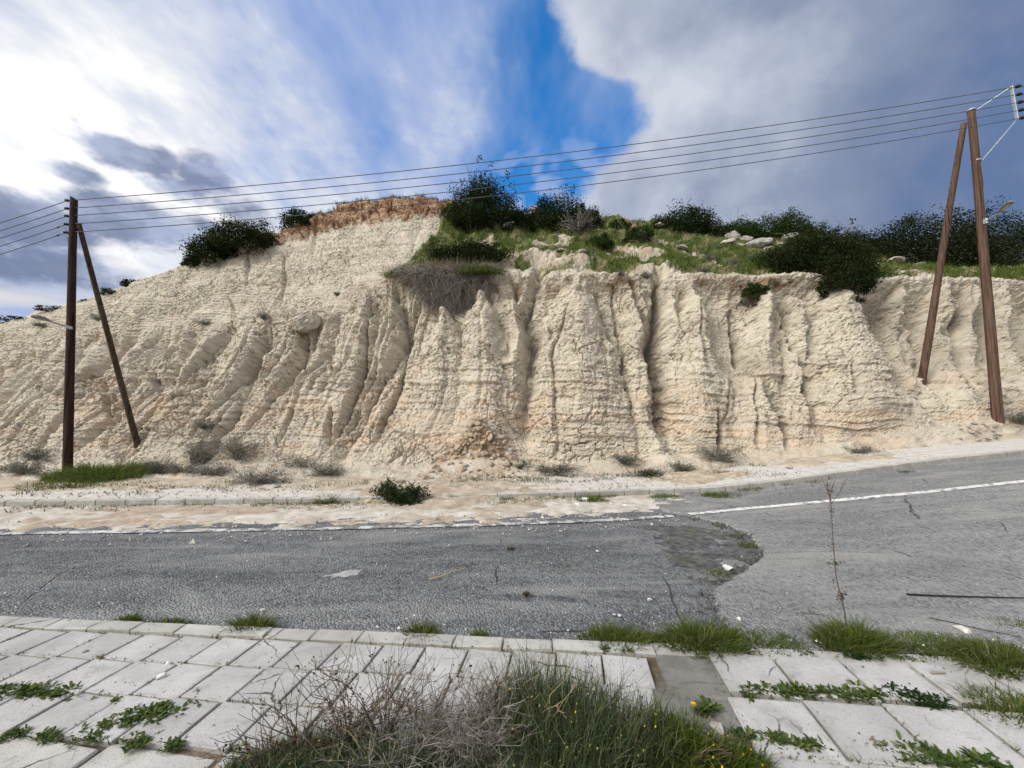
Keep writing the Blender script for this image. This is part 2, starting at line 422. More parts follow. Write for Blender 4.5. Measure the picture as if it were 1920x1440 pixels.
mat_cliff()
mat_asphalt('old_asphalt', (.108, .114, .122), (.25, .253, .25), .55, (.33, .33, .31), .8)
mat_asphalt('new_asphalt', (.245, .247, .24), (.375, .373, .355), .6, (.42, .41, .38), .75)
mat_concrete('slab_concrete', (.44, .43, .405), (.56, .545, .515), (.24, .22, .19), .45)
mat_concrete('kerb_concrete', (.43, .42, .385), (.55, .535, .49), (.25, .22, .17), .5)
mat_concrete('stained_concrete', (.19, .185, .165), (.32, .31, .28), (.09, .085, .06), .7)
mat_concrete('far_concrete', (.50, .47, .42), (.62, .58, .52), (.44, .35, .25), .6, .3)
mat_simple('sand', (.42, .375, .305), (.62, .58, .505), 5.0, .95, 60, .7, .015, 7, ((.40, .33, .25), 1.4, .52, .6))
mat_simple('mortar', (.26, .26, .25), (.42, .41, .39), 12, .9, 80, .5, .006, 6)
mat_simple('dark_gravel', (.060, .060, .062), (.17, .165, .15), 14, .95, 60, .9, .02, 7, ((.085, .095, .045), 3.0, .56, .5))
mat_simple('earth', (.33, .26, .185), (.52, .445, .34), 3.5, .95, 45, .8, .02, 7, ((.58, .50, .39), 5, .53, .7))
mat_simple('red_sand', (.36, .27, .20), (.52, .43, .335), 5.0, .95, 50, .8, .02, 7)
mat_simple('soil', (.10, .075, .05), (.23, .19, .135), 5.0, .95, 40, .8, .02, 7)
mat_simple('field', (.16, .15, .07), (.27, .23, .14), 0.4, .95, 4, .6, .05, 7)
mat_simple('white_paint', (.52, .51, .48), (.78, .77, .74), 7.0, .7, 60, .3, .004, 6, ((.17, .17, .17), 11, .53, .85))
mat_simple('worn_paint', (.36, .36, .35), (.66, .65, .62), 5.0, .8, 60, .3, .004, 7, ((.15, .155, .16), 6, .47, .9))
mat_simple('pale_rock', (.36, .32, .26), (.58, .53, .45), 5.0, .95, 14, .8, .03, 7, ((.24, .22, .18), 8, .55, .7))
mat_simple('grey_rock', (.25, .235, .21), (.46, .44, .40), 4.0, .95, 10, .9, .04, 7, ((.16, .15, .13), 5, .53, .8))
mat_simple('tan_rock', (.37, .28, .195), (.54, .445, .335), 6.0, .95, 18, .7, .02, 6, ((.36, .22, .14), 4, .54, .6))
mat_simple('white_stone', (.62, .59, .52), (.80, .78, .72), 9.0, .9, 30, .5, .006)
mat_wood('tarred_wood', (.020, .010, .008), (.048, .023, .017), (.034, .022, .017))
mat_wood('weathered_wood', (.068, .038, .026), (.145, .090, .062), (.13, .092, .068))
mat_wood('strut_wood', (.040, .027, .018), (.085, .060, .039), (.085, .067, .05))
mat_simple('galvanised', (.42, .44, .46), (.58, .60, .62), 12, .45, 60, .2, .002)
MATS['galvanised'].node_tree.nodes['Principled BSDF'].inputs['Metallic'].default_value = .6
mat_simple('ceramic', (.018, .012, .011), (.035, .022, .018), 9, .35)
mat_simple('wire', (.075, .08, .095), (.11, .115, .13), 3, .6)
mat_simple('lamp_grey', (.16, .16, .165), (.24, .24, .24), 8, .5)
mat_simple('lamp_glass', (.30, .28, .24), (.42, .40, .35), 8, .25)
mat_leaf('dark_leaf', (.005, .010, .003), (.022, .036, .010), (.066, .088, .026), .15, True)
mat_leaf('olive_leaf', (.009, .015, .005), (.027, .038, .012), (.058, .070, .024), .15, True)
mat_leaf('green_leaf', (.012, .026, .007), (.033, .060, .015), (.065, .098, .026), .2, True)
mat_leaf('tree_leaf', (.008, .013, .005), (.024, .034, .013), (.055, .066, .027), .15, True)
mat_leaf('grass', (.050, .085, .016), (.115, .165, .032), (.20, .20, .06), .3)
mat_leaf('tuft_grass', (.045, .070, .012), (.095, .135, .024), (.18, .17, .05), .3)
mat_leaf('dry_grass', (.16, .13, .085), (.27, .23, .16), (.36, .32, .23), .2)
mat_leaf('weed_leaf', (.035, .062, .014), (.080, .122, .030), (.17, .18, .06), .3)
mat_leaf('grey_leaf', (.085, .095, .070), (.150, .160, .120), (.22, .21, .165), .15)
mat_leaf('stalk_green', (.050, .080, .036), (.115, .150, .070), (.22, .21, .11), .25)
mat_leaf('bud', (.30, .24, .06), (.42, .36, .13), (.55, .44, .08), .1)
mat_leaf('petal', (.75, .42, .02), (.85, .55, .03), None, .2)
mat_leaf('dark_bud', (.035, .028, .018), (.07, .05, .03), None, .0)
mat_leaf('grey_twig', (.16, .14, .12), (.30, .27, .235), (.44, .40, .35), 0)
mat_leaf('brown_twig', (.065, .045, .034), (.14, .10, .075), (.26, .20, .14), 0)
mat_leaf('straw_twig', (.30, .23, .13), (.42, .34, .21), None, 0)
mat_leaf('dark_twig', (.030, .022, .019), (.038, .027, .022), None, 0)
mat_leaf('root', (.20, .16, .12), (.30, .25, .19), None, 0)

# ------------------------------------------------------------------ ground sheet
V = np.array([[-900, -900, -.35], [900, -900, -.35], [900, 900, -.35], [-900, 900, -.35]], float)
tag(mobj('ground', np_mesh('ground', V, [[0, 1, 2, 3]]), MATS['field']), kind='structure')

# ------------------------------------------------------------------ kerb lines (x, y)
def kerb_pt(px, py, dz=0): return ground_hit(px, py, dz)[:2]
far_pts = [(-70, 11.0), (-30, 7.6), (-15, 6.9)] + [tuple(kerb_pt(*p)) for p in ((0, 953), (350, 949), (700, 945), (1000, 937), (1200, 929), (1390, 922), (1560, 898), (1760, 871), (1920, 855))]
e0 = np.array(far_pts[-2]); e1 = np.array(far_pts[-1]); dd = (e1 - e0) / np.linalg.norm(e1 - e0)
far_pts += [tuple(e1 + dd * 10 + (0, .4)), tuple(e1 + dd * 55 + (0, 4))]
FAR = np.array(far_pts)
_xs = np.linspace(-70, FAR[-1, 0], 2400); _ys = np.interp(_xs, FAR[:, 0], FAR[:, 1])
k = np.ones(41) / 41; _yp = np.pad(_ys, 20, mode='edge'); _ys = np.convolve(_yp, k, 'valid')
def far_y(x): return np.interp(x, _xs, _ys)
near_a = ground_hit(0, 1160)[:2]; near_b = ground_hit(1800, 1228)[:2]
NS = (near_b[1] - near_a[1]) / (near_b[0] - near_a[0])
def near_y(x): return near_a[1] + (np.asarray(x) - near_a[0]) * NS

# ------------------------------------------------------------------ road
def build_road():
    xs = np.r_[np.linspace(-65, -12, 60), np.linspace(-11.8, 16, 420), np.linspace(16.3, 62, 60)]
    w = np.linspace(0, 1, 56)
    X = xs[:, None] + 0 * w
    Y = (near_y(xs) - .02)[:, None] * (1 - w) + (far_y(xs) + .02)[:, None] * w
    Z = zg(X, Y) + .010 * fbm(X * .8, Y * .8, 3, 4) - .012
    Z = Z - .03 * sstep(.35, .0, Y - near_y(X))
    o = mobj('road', np_mesh('road', np.stack([X, Y, Z], -1), grid_faces(len(xs), len(w)), True), MATS['old_asphalt'])
    tag(o, kind='structure')
    # younger asphalt layer on the right, its ragged broken edge 3 cm high
    ed = np.array([ground_hit(*p)[:2] for p in ((1245, 958), (1300, 968), (1350, 980), (1395, 996), (1432, 1030), (1425, 1060), (1375, 1083), (1345, 1105), (1350, 1140), (1372, 1185), (1390, 1205))])
    ed = ed[::-1]                                                   # near to far
    yq = np.linspace(near_y(1.6) - .05, 7.9, 170)
    xe = np.interp(yq, ed[:, 1], ed[:, 0]); xe += .10 * fbm(yq * 3.1, 0 * yq, 5, 6, .68)
    u = np.r_[np.linspace(-.03, .12, 6), np.linspace(.2, 6, 90), np.linspace(6.5, 60, 60)]
    X = xe[:, None] + u[None, :]
    wv = np.linspace(0, 1, len(yq))
    Y = (near_y(X) - .01) * (1 - wv[:, None]) + (far_y(X) + .015) * wv[:, None]
    blend = sstep(.0, 2.5, u)[None, :]
    Y = yq[:, None] * (1 - blend) + Y * blend
    Y = np.clip(Y, near_y(X) - .01, far_y(X) + .015)
    Z = zg(X, Y) + .006 * fbm(X * 1.1, Y * 1.1, 9, 4) + .022 * sstep(-.03, .02, u)[None, :] - .02 * (u < -.02)[None, :]
    Z = Z - .03 * sstep(.3, .0, Y - near_y(X))
    lay = mobj('asphalt_layer', np_mesh('asphalt_layer', np.stack([X, Y, Z], -1).transpose(1, 0, 2), grid_faces(X.shape[1], X.shape[0])[:, ::-1], True), MATS['new_asphalt'], o)
    # painted edge line
    def strip(name, pts, width, mat, lift):
        L = smooth_line([ground_hit(*p)[:2] for p in pts], 160)
        T = np.gradient(L, axis=0); T /= np.linalg.norm(T, axis=1, keepdims=True); Nn = np.stack([-T[:, 1], T[:, 0]], -1)
        wob = .012 * fbm(L[:, 0] * 5, 0 * L[:, 0], 4, 3)
        rows = []
        for q in (-.5, 0, .5):
            p = L + Nn * (q * width + wob * np.sign(q))[:, None] if q else L
            z = zg(p[:, 0], p[:, 1]) + lift
            rows.append(np.c_[p, z])
        mobj(name, np_mesh(name, np.stack(rows, 1), grid_faces(160, 3), True), mat, o)
    strip('edge_line', [(1292, 967), (1400, 956), (1560, 942), (1740, 925), (1960, 901), (2300, 868)], .13, MATS['white_paint'], .029)
    strip('edge_line', [(-500, 1003), (0, 1000), (300, 996), (600, 991), (900, 984), (1150, 975), (1262, 967)], .13, MATS['worn_paint'], .002)
    # pale mortar smear
    c = ground_hit(645, 1073)
    a = np.linspace(0, 2 * np.pi, 40, endpoint=False)
    rr = 1 + .9 * fbm(np.cos(a) * 1.7 + 3, np.sin(a) * 1.7, 8, 4, .6)
    px = .15 * rr * np.cos(a); py = .075 * rr * np.sin(a)
    ca, sa = math.cos(.5), math.sin(.5)
    ring = np.stack([c[0] + px * ca - py * sa, c[1] + px * sa + py * ca, np.full(40, c[2] - .013)], -1)
    V = np.vstack([ring, [c[0], c[1], c[2] - .002]])
    Fc = [[i, (i + 1) % 40, 40] for i in range(40)]
    mobj('mortar_patch', np_mesh('mortar_patch', V, Fc, True), MATS['mortar'], o)
build_road()

# ------------------------------------------------------------------ drifts of sand washed on the road
def drift(name, poly, mat, seed, thick=.03, edge=.5, zoff=0.0, res=.045):
    """low heap whose ragged rim dips under the road; poly = list of pixel corners (upper line, lower line)"""
    up = np.array([ground_hit(*p)[:2] for p in poly[0]]); lo = np.array([ground_hit(*p)[:2] for p in poly[1]])
    xs = np.arange(max(up[0, 0], lo[0, 0]) - .8, min(up[-1, 0], lo[-1, 0]) + .8, res * 1.4)
    yu = np.interp(xs, up[:, 0], up[:, 1]); yl = np.interp(xs, lo[:, 0], lo[:, 1])
    v = np.linspace(-.35, 1.0, 46)
    X = xs[:, None] + 0 * v; Y = yl[:, None] + (yu - yl)[:, None] * v[None, :]
    n = fbm(X * 1.7, Y * 3.4, seed, 6, .64)
    endf = np.minimum(xs - xs[0], xs[-1] - xs)[:, None] / 1.2
    m = np.minimum(np.minimum(v[None, :] / .35, 1), np.minimum(endf, 1)) + n * 1.25 - .22
    Z = zg(X, Y) + np.clip(m, -1, .8) * thick + .010 * fbm(X * 6, Y * 6, seed + 3, 3) * (m > 0) + zoff
    o = mobj(name, np_mesh(name, np.stack([X, Y, Z], -1), grid_faces(len(xs), len(v)), True), mat)
    return tag(o, kind='stuff')
d = drift('sand_drift', ([(-400, 955), (0, 952), (350, 948), (700, 944), (1000, 936), (1290, 926)], [(-400, 992), (0, 988), (330, 984), (650, 977), (950, 968), (1290, 952)]), MATS['sand'], 21, .035)
tag(d, 'pale sand washed over the road along the far kerb', 'sand')
d = drift('red_soil_drift', ([(200, 954), (450, 951), (560, 950)], [(120, 984), (330, 978), (560, 966)]), MATS['red_sand'], 33, .03, zoff=.012)
tag(d, 'reddish brown soil spill on the road below the left kerb', 'soil')

# ------------------------------------------------------------------ the hill
HC = np.array([  # px, foot(py,Y), mid edge(py,Y), upper(py,Y), crest(py,Y)
 [-1900, 815, 12.5, 800, 14, 792, 16, 786, 18],
 [-700, 850, 11.5, 770, 13.6, 735, 15, 705, 17],
 [-200, 880, 11.0, 700, 14, 668, 15.5, 645, 17],
 [0, 885, 10.9, 665, 14, 632, 15, 607, 16.5],
 [60, 884, 10.9, 640, 14, 610, 15, 590, 16.5],
 [130, 880, 10.9, 625, 14, 590, 15.2, 569, 16.5],
 [200, 876, 10.9, 612, 14, 574, 15.2, 550, 16.6],
 [260, 872, 10.9, 608, 14, 560, 15.2, 522, 16.8],
 [345, 870, 10.9, 605, 14, 545, 15.4, 496, 17.1],
 [420, 868, 10.9, 603, 14, 530, 15.6, 466, 17.5],
 [500, 866, 10.9, 600, 14, 512, 15.7, 437, 17.8],
 [560, 866, 10.9, 590, 14, 495, 15.8, 421, 18],
 [610, 868, 10.9, 572, 14, 480, 15.9, 396, 18.2],
 [680, 872, 10.9, 545, 14, 455, 16, 380, 18.5],
 [760, 876, 10.9, 512, 14.1, 438, 16.2, 371, 18.8],
 [830, 878, 11, 508, 14, 442, 16.6, 376, 19.5],
 [900, 878, 11, 512, 13.6, 446, 17, 398, 20.5],
 [1000, 872, 11, 518, 13.4, 450, 17, 402, 21.5],
 [1100, 868, 11, 515, 13.3, 455, 17, 405, 22],
 [1240, 860, 10.9, 512, 13.2, 460, 16.8, 412, 22],
 [1400, 850, 10.8, 520, 13.2, 470, 17, 432, 23],
 [1500, 842, 10.8, 512, 13.2, 478, 17.2, 440, 23.5],
 [1560, 834, 10.8, 520, 13.2, 482, 17.5, 448, 24],
 [1650, 815, 10.9, 522, 13.4, 492, 18, 465, 24],
 [1760, 790, 11.2, 520, 13.8, 500, 18, 482, 24],
 [1900, 775, 11.6, 525, 13.8, 508, 18, 492, 25],
 [2100, 775, 11.8, 540, 14, 520, 18, 505, 25],
 [3200, 770, 13, 640, 16, 625, 20, 615, 27]], float)
PXS = np.r_[np.linspace(-1900, -120, 90)[:-1], np.arange(-120, 2050, 2.0), np.linspace(2050, 3200, 60)]
def smo(a, w):
    k = np.hanning(w + 2)[1:-1]; k /= k.sum(); return np.convolve(np.pad(a, w // 2, mode='edge'), k, 'valid')
def hill_levels():
    L = [np.interp(PXS, HC[:, 0], HC[:, i]) for i in range(1, 9)]
    L = [smo(a, 31) for a in L]
    # back of the far pavement
    X = np.zeros_like(PXS); Y = np.full_like(PXS, 9.0)
    PW = np.interp(PXS, [0, 1200, 1500, 1760, 2100], [2.0, 2.0, 1.9, 1.6, 1.5])
    for _ in range(60):
        X = (PXS - 960) / F_PX * Y * 1.0; X = np.clip(X, -69, FAR[-1, 0] - 1)
        Yn = far_y(X) + PW; Y = .5 * Y + .5 * Yn
    return L, X, Y
HL, AX, AY = hill_levels()
NA, NB, NCc, ND, NE = 24, 190, 80, 66, 14
def build_hill():
    bpy_, bY, cpy, cY, dpy, dY, epy, eY = HL
    n = len(PXS)
    az_ = zg(AX, AY) + .10
    bY = np.maximum(bY, AY + .45); cY = np.maximum(cY, bY + 1.4); dY = np.maximum(dY, cY + 1.0); eY = np.maximum(eY, dY + 1)
    A = np.stack([AX, AY - .05, az_], -1)
    Bp = unproj(PXS, bpy_, bY); Cp = unproj(PXS, cpy, cY); Dp = unproj(PXS, dpy, dY); Ep = unproj(PXS, epy, eY)
    for M in (Bp, Cp, Dp, Ep): M[:, 2] = np.maximum(M[:, 2], .12)
    G = Ep.copy(); G[:, :2] *= 1.6; G[:, 2] -= 2.5
    H = Ep.copy(); H[:, :2] *= 3.6; H[:, 2] = -1.5
    rows = []; lev = []
    def seg(P0, P1, m, last=False, l0=0, ease=None):
        w = np.linspace(0, 1, m, endpoint=last)
        ww = w if ease is None else ease(w)
        for a, q in zip(w, ww): rows.append(P0 * (1 - q) + P1 * q); lev.append(l0 + a)
    seg(A, Bp, NA, l0=0); seg(Bp, Cp, NB, l0=1); seg(Cp, Dp, NCc, l0=2); seg(Dp, Ep, ND, l0=3); seg(Ep, G, NE, l0=4); seg(G, H, 8, True, l0=5)
    P = np.stack(rows, 1); lev = np.array(lev)                       # (n, m, 3)
    # soften the profile corners a little
    for _ in range(5):
        P[:, 1:-1] = .25 * P[:, :-2] + .5 * P[:, 1:-1] + .25 * P[:, 2:]
    # rest coordinates (survey px, py)
    k = P[..., 1:2]
    dyv = P[..., 1]; dzv = P[..., 2] - CAM_H
    fwd = dyv * CP + dzv * SP; upv = -dyv * SP + dzv * CP
    s = 960 + P[..., 0] / fwd * F_PX; t = 720 - upv / fwd * F_PX
    Tu = np.gradient(P, axis=0); Tv = np.gradient(P, axis=1); N = np.cross(Tu, Tv); N /= np.linalg.norm(N, axis=-1, keepdims=True) + 1e-9
    N[N[..., 2] < 0] *= -1
    for _ in range(6):
        N[:, 1:-1] = .25 * N[:, :-2] + .5 * N[:, 1:-1] + .25 * N[:, 2:]
    LV = np.broadcast_to(lev[None, :], s.shape)
    Z = P[..., 2]
    d = np.zeros_like(s)
    leftm = sstep(860, 700, s)                                         # left part: fluted skirt + tall back face
    sb = np.interp(t, [360, 430, 465, 490, 515, 545], [838, 826, 790, 755, 728, 690]) + 14 * fbm(s / 26, t / 26, 18, 3)
    lup = sstep(12, -12, s - sb)                                        # the bare back face ends along a slanting spur
    crest_py = np.interp(s, PXS, HL[6]); dt = t - crest_py
    thick = np.interp(s, [380, 440, 520, 600, 680, 760, 835, 870], [0, 12, 26, 40, 50, 44, 36, 0])
    redc = np.where(s < 860, sstep(1.0, .6, dt / np.maximum(thick + 16 * fbm(s / 30, t / 20, 131, 3), 1)) * (thick > 2), 0)
    redc = np.maximum(redc * sstep(2.5, 3.0, LV), np.exp(-(((s - 1195) / 50) ** 2)) * sstep(34, 12, dt) * (LV > 3) * (LV < 4.05))
    # zone weights along the profile
    cliff = sstep(.75, 1.12, LV) * sstep(2.06, 1.94, LV)                # B..C
    face = sstep(1.95, 2.1, LV) * sstep(4.0, 3.85, LV) * lup          # upper face on the left
    topm = sstep(2.0, 2.15, LV) * sstep(4.3, 4.0, LV) * (1 - lup)     # grassy slope on the right
    # fan coordinate: the flutes spread downwards
    tt = t - 560
    c0 = 1010
    lean = np.where(s < c0, (s - c0) * .00105, (s - c0) * .00060)
    lean = np.clip(lean, -.95, .55)
    sw = s - lean * tt + 10 * fbm(s / 120, t / 110, 11, 3)
    fl1 = np.abs(pnoise(sw / 74, t / 520, 2)); fl2 = np.abs(pnoise(sw / 33, t / 260, 5)); fl3 = np.abs(pnoise(sw / 15, t / 110, 8))
    # buttresses: cones that widen downwards, meeting in sharp gullies
    cones = [(1075, 508, 1100, 150, 1.0), (1192, 515, 1222, 56, .55), (905, 548, 895, 105, .75), (838, 588, 790, 115, .8), (972, 560, 955, 46, .4), (735, 562, 660, 62, .62), (1028, 610, 1012, 40, .4),
             (1300, 508, 1322, 88, .8), (1262, 560, 1290, 40, .4), (1436, 515, 1432, 62, .65), (1560, 510, 1650, 165, 1.05), (1500, 560, 1505, 45, .5), (690, 540, 590, 80, .6), (615, 590, 520, 75, .6), (545, 600, 440, 72, .6),
             (470, 606, 350, 75, .6), (405, 612, 262, 75, .55), (340, 618, 172, 75, .55), (272, 622, 82, 75, .5), (200, 630, -10, 75, .5), (130, 640, -95, 75, .5), (60, 655, -180, 80, .5), (-20, 665, -270, 80, .5), (-110, 675, -380, 90, .5),
             (1770, 515, 1850, 62, .75), (1700, 545, 1760, 50, .6), (1735, 600, 1800, 36, .5), (1825, 530, 1905, 45, .6), (1885, 525, 1975, 70, .75), (2000, 540, 2080, 90, .5), (2120, 545, 2210, 100, .5)]
    cj = 16 * fbm(s / 70, t / 60, 23, 4, .6); cw = 1 + .35 * fbm(s / 110, t / 75, 29, 3)
    cv = np.full(s.shape, -.2)
    for ax_, ay_, bx_, bw_, ch_ in cones:
        q = (t - ay_) / (872 - ay_)
        ctr = ax_ + (bx_ - ax_) * np.clip(q, -.2, 1.1); wdt = (12 + (bw_ - 12) * np.clip(q, 0, 1.1) ** .85) * cw
        v_ = ch_ * (1 - (np.abs(s + cj - ctr) / wdt) ** 1.55)
        v_ = np.where(q < 0, v_ * np.clip(1 + q * 9, 0, 1) - np.clip(-q * 4, 0, 1), v_)
        cv = np.maximum(cv, v_)
    cone_d = cv - .45
    flute = .95 * np.minimum(fl1 * 2.3, 1) ** .75 + .42 * np.minimum(fl2 * 2.5, 1) ** .7 + .17 * np.minimum(fl3 * 2.5, 1) ** .7
    fa = sstep(1.0, 1.35, LV) * sstep(2.05, 1.75, LV)
    patch = .55 + .45 * sstep(-.15, .25, pnoise(s / 210, t / 190, 31))
    amp = (.50 * (1 - leftm) + .72 * leftm) * patch
    def rill(n, w): return np.clip(1 - np.abs(n) / w, 0, 1) ** 1.3
    r1, r2, r3 = pnoise(sw / 66, t / 420, 2), pnoise(sw / 30, t / 240, 5), pnoise(sw / 13, t / 120, 8)
    keep = sstep(-.2, .15, pnoise(s / 120, t / 90, 33))
    lk = .22 + .78 * leftm
    d -= fa * lk * (.34 * rill(r1, .09) + (.17 * rill(r2, .10) + .06 * rill(r3, .15)) * (.35 + .65 * keep)) * (1 + .35 * leftm)
    d += .22 * fa * fbm(sw / 110, t / 260, 37, 2)
    d += cone_d * sstep(.98, 1.2, LV) * sstep(2.03, 1.8, LV) * (.78 - .22 * leftm)
    d += face * .10 * (np.minimum(np.abs(pnoise(sw / 42, t / 300, 15)) * 2.5, 1) ** .6 - .6)
    # ---- surveyed gullies: polyline, half width (px), depth (m)
    gl = [([(1236, 515), (1240, 600), (1222, 650), (1240, 700), (1240, 790), (1262, 850)], 15, 1.0),
          ([(1012, 515), (985, 580), (1002, 640), (986, 700), (984, 800)], 17, .85),
          ([(960, 520), (975, 570), (990, 640)], 8, .35),
          ([(1183, 515), (1200, 560), (1222, 620), (1234, 660)], 8, .6),
          ([(1150, 530), (1165, 620), (1182, 720), (1200, 850)], 5, .26),
          ([(1120, 540), (1135, 600), (1160, 640)], 5, .22),
          ([(1062, 590), (1036, 660), (1042, 760), (1046, 850)], 5, .3),
          ([(1385, 570), (1393, 620), (1399, 665), (1432, 705), (1465, 765), (1480, 830)], 8, .55),
          ([(1478, 560), (1490, 640), (1512, 690), (1515, 730), (1532, 790), (1550, 812)], 8, .42),
          ([(1580, 690), (1590, 745)], 4, .22),
          ([(1345, 770), (1352, 850)], 5, .45), ([(1418, 710), (1424, 830)], 5, .3), ([(1378, 700), (1368, 770), (1350, 800)], 4, .2),
          ([(1310, 560), (1316, 640), (1330, 700)], 4, .2),
          ([(740, 545), (756, 610), (738, 655), (700, 725), (665, 800), (640, 850)], 13, .75),
          ([(700, 565), (692, 640), (668, 720), (655, 780)], 9, .45),
          ([(775, 560), (762, 620), (735, 690)], 6, .3),
          ([(562, 618), (548, 670), (526, 712)], 9, .6), ([(600, 640), (620, 690), (600, 730)], 4, .2),
          ([(505, 610), (482, 660), (462, 700), (446, 740)], 6, .4),
          ([(412, 640), (370, 690), (348, 725), (338, 745)], 7, .5), ([(330, 650), (286, 690), (296, 728)], 5, .4),
          ([(360, 620), (290, 660), (250, 700), (222, 760)], 4, .3),
          ([(194, 690), (196, 760), (204, 800), (195, 836)], 5, .45), ([(285, 790), (262, 830), (225, 860)], 6, .4),
          ([(410, 810), (398, 835), (372, 858)], 8, .5), ([(240, 640), (170, 690), (120, 750)], 4, .3), ([(100, 660), (60, 700), (20, 735)], 4, .25),
          ([(90, 720), (50, 780), (10, 830)], 4, .25), ([(620, 770), (614, 830)], 7, .4),
          ([(465, 475), (462, 530)], 4, .25), ([(533, 480), (530, 540), (520, 575)], 4, .3), ([(590, 430), (585, 470)], 4, .2), ([(430, 560), (440, 590)], 4, .2),
          ([(1662, 560), (1690, 640), (1712, 700), (1760, 770), (1800, 800)], 16, .6),
          ([(1790, 590), (1830, 640), (1850, 700)], 6, .3), ([(1880, 600), (1905, 680), (1940, 760)], 7, .35)]
    inner = (s > -200) & (s < 2000) & (LV > .8) & (LV < 4)
    wj = 5.0 * fbm(s / 22, t / 26, 44, 3); wk = 1 + .5 * fbm(s / 60, t / 40, 47, 2)
    for pl, hw, dep in gl:
        pl = np.array(pl, float)
        bx = inner & (s > pl[:, 0].min() - 90) & (s < pl[:, 0].max() + 90) & (t > pl[:, 1].min() - 60) & (t < pl[:, 1].max() + 60)
        S, T_ = s[bx] + wj[bx], t[bx]; best = np.full(S.shape, 1e9); along = np.zeros(S.shape)
        for i in range(len(pl) - 1):
            a, b_ = pl[i], pl[i + 1]; ab = b_ - a
            q = np.clip(((S - a[0]) * ab[0] + (T_ - a[1]) * ab[1]) / (ab @ ab), 0, 1)
            dd_ = np.hypot(S - a[0] - q * ab[0], (T_ - a[1] - q * ab[1]) * .7)
            nb = dd_ < best; best = np.where(nb, dd_, best); along = np.where(nb, (i + q) / (len(pl) - 1), along)
        wd = hw * wk[bx] * (.55 + .75 * along)
        prof = np.clip(1 - best / (wd * 1.6), 0, 1) ** 1.2
        d[bx] -= .85 * dep * prof * (.55 + .45 * np.sin(np.pi * np.clip(along * .9 + .1, 0, 1)))
    # red crust at the very top: blocky, a little overhanging
    rw1, rw2, rcid = worley(s / 17.0 + .4 * fbm(s / 20, t / 20, 133, 2), t / 12.0, 134)
    d += redc * (.22 * (rcid - .4) - .10 * sstep(.15, 0, rw2 - rw1) + .10 - .25 * sstep(.55, 1.0, dt / np.maximum(thick, 1)))
    # far right bank stands back behind the spur
    ln = np.interp(t, [500, 560, 620, 680, 720, 800, 870], [1625, 1640, 1685, 1705, 1722, 1800, 1900])
    rec = sstep(-14, 40, s - ln) * sstep(2200, 1850, s) * sstep(.75, 1.12, LV) * sstep(1.97, 1.60, LV)
    d -= .55 * rec * sstep(1.02, 1.45, LV)
    # soil lip and the undercut beneath it
    lipm = (1 - .6 * sstep(1640, 1760, s)) * sstep(700, 780, s) * sstep(-.1, .2, pnoise(s / 130, 0 * s, 71) + .18)
    d += .07 * lipm * np.exp(-((LV - 2.0) / .035) ** 2) * (1 + .8 * fbm(s / 16, t / 16, 72, 3))
    d -= .13 * lipm * sstep(1760, 1640, s) * np.exp(-((LV - 1.91) / .05) ** 2) * (1 + 1.0 * fbm(s / 20, t / 16, 73, 3))
    d += sstep(1.75, 1.9, LV) * sstep(2.3, 2.05, LV) * (1 - leftm) * (.07 * fbm(s / 12, t / 9, 74, 3) + .10 * fbm(s / 34, t / 20, 75, 3))
    rockm = np.clip(sstep(.75, 1.12, LV) * sstep(2.22, 2.06, LV) + face, 0, 1)
    toe = sstep(1.2, .6, LV)
    d += toe * sstep(0, .3, LV) * (.08 * fbm(s / 40, t / 14, 99, 4) + .03)
    d += topm * (.35 * fbm(P[..., 0] / 1.6, P[..., 1] / 1.6, 101, 4) + .16 * np.abs(fbm(P[..., 0] * 1.6, P[..., 1] * 1.6, 103, 3)) + .07 * (worley(s / 9.0, t / 5.0, 105)[2] - .5))
    crest = np.exp(-((LV - 4) / .10) ** 2)
    d += crest * (.22 * fbm(s / 45, 0 * s, 111, 4) + .08 * fbm(s / 7, t / 7, 113, 2))
    # heap of fallen earth in the hollow at the foot, and debris apron at the right
    heap = np.exp(-(((s - 905) / (40 + np.clip(t - 790, 0, 120) * .45)) ** 2 + ((t - 855) / 56) ** 2)); d += .45 * heap * sstep(.3, .8, LV)
    heap2 = np.exp(-(((s - 1245) / 26) ** 2 + ((t - 845) / 34) ** 2)); d += .30 * heap2 * sstep(.3, .8, LV)
    d *= sstep(0, .25, LV) * sstep(5, 4.3, LV) + .0
    hfade = sstep(-1700, -700, s) * .8 + .2
    P = P + N * (d * hfade)[..., None]
    # ---- second pass: beds, cracks and blocks laid out in space on the carved surface
    Tu = np.gradient(P, axis=0); Tv = np.gradient(P, axis=1); N2 = np.cross(Tu, Tv); N2 /= np.linalg.norm(N2, axis=-1, keepdims=True) + 1e-9
    N2[(N2 * N).sum(-1) < 0] *= -1
    for _ in range(2):
        N2[:, 1:-1] = .25 * N2[:, :-2] + .5 * N2[:, 1:-1] + .25 * N2[:, 2:]; N2[1:-1] = .25 * N2[:-2] + .5 * N2[1:-1] + .25 * N2[2:]
    N2 = N2 * .75 + N * .25
    M = (s > -170) & (s < 2080) & (LV > .7) & (LV < 4.05)
    p = P[M]; sm, tm, rm, fm = s[M], t[M], rockm[M], face[M]; low = sstep(640, 720, tm) * sstep(865, 800, tm)
    wob = fbm3(p, (1.2, 1.2, .8), 51, 3)
    zb = p[:, 2] + .10 * wob + .02 * p[:, 0]
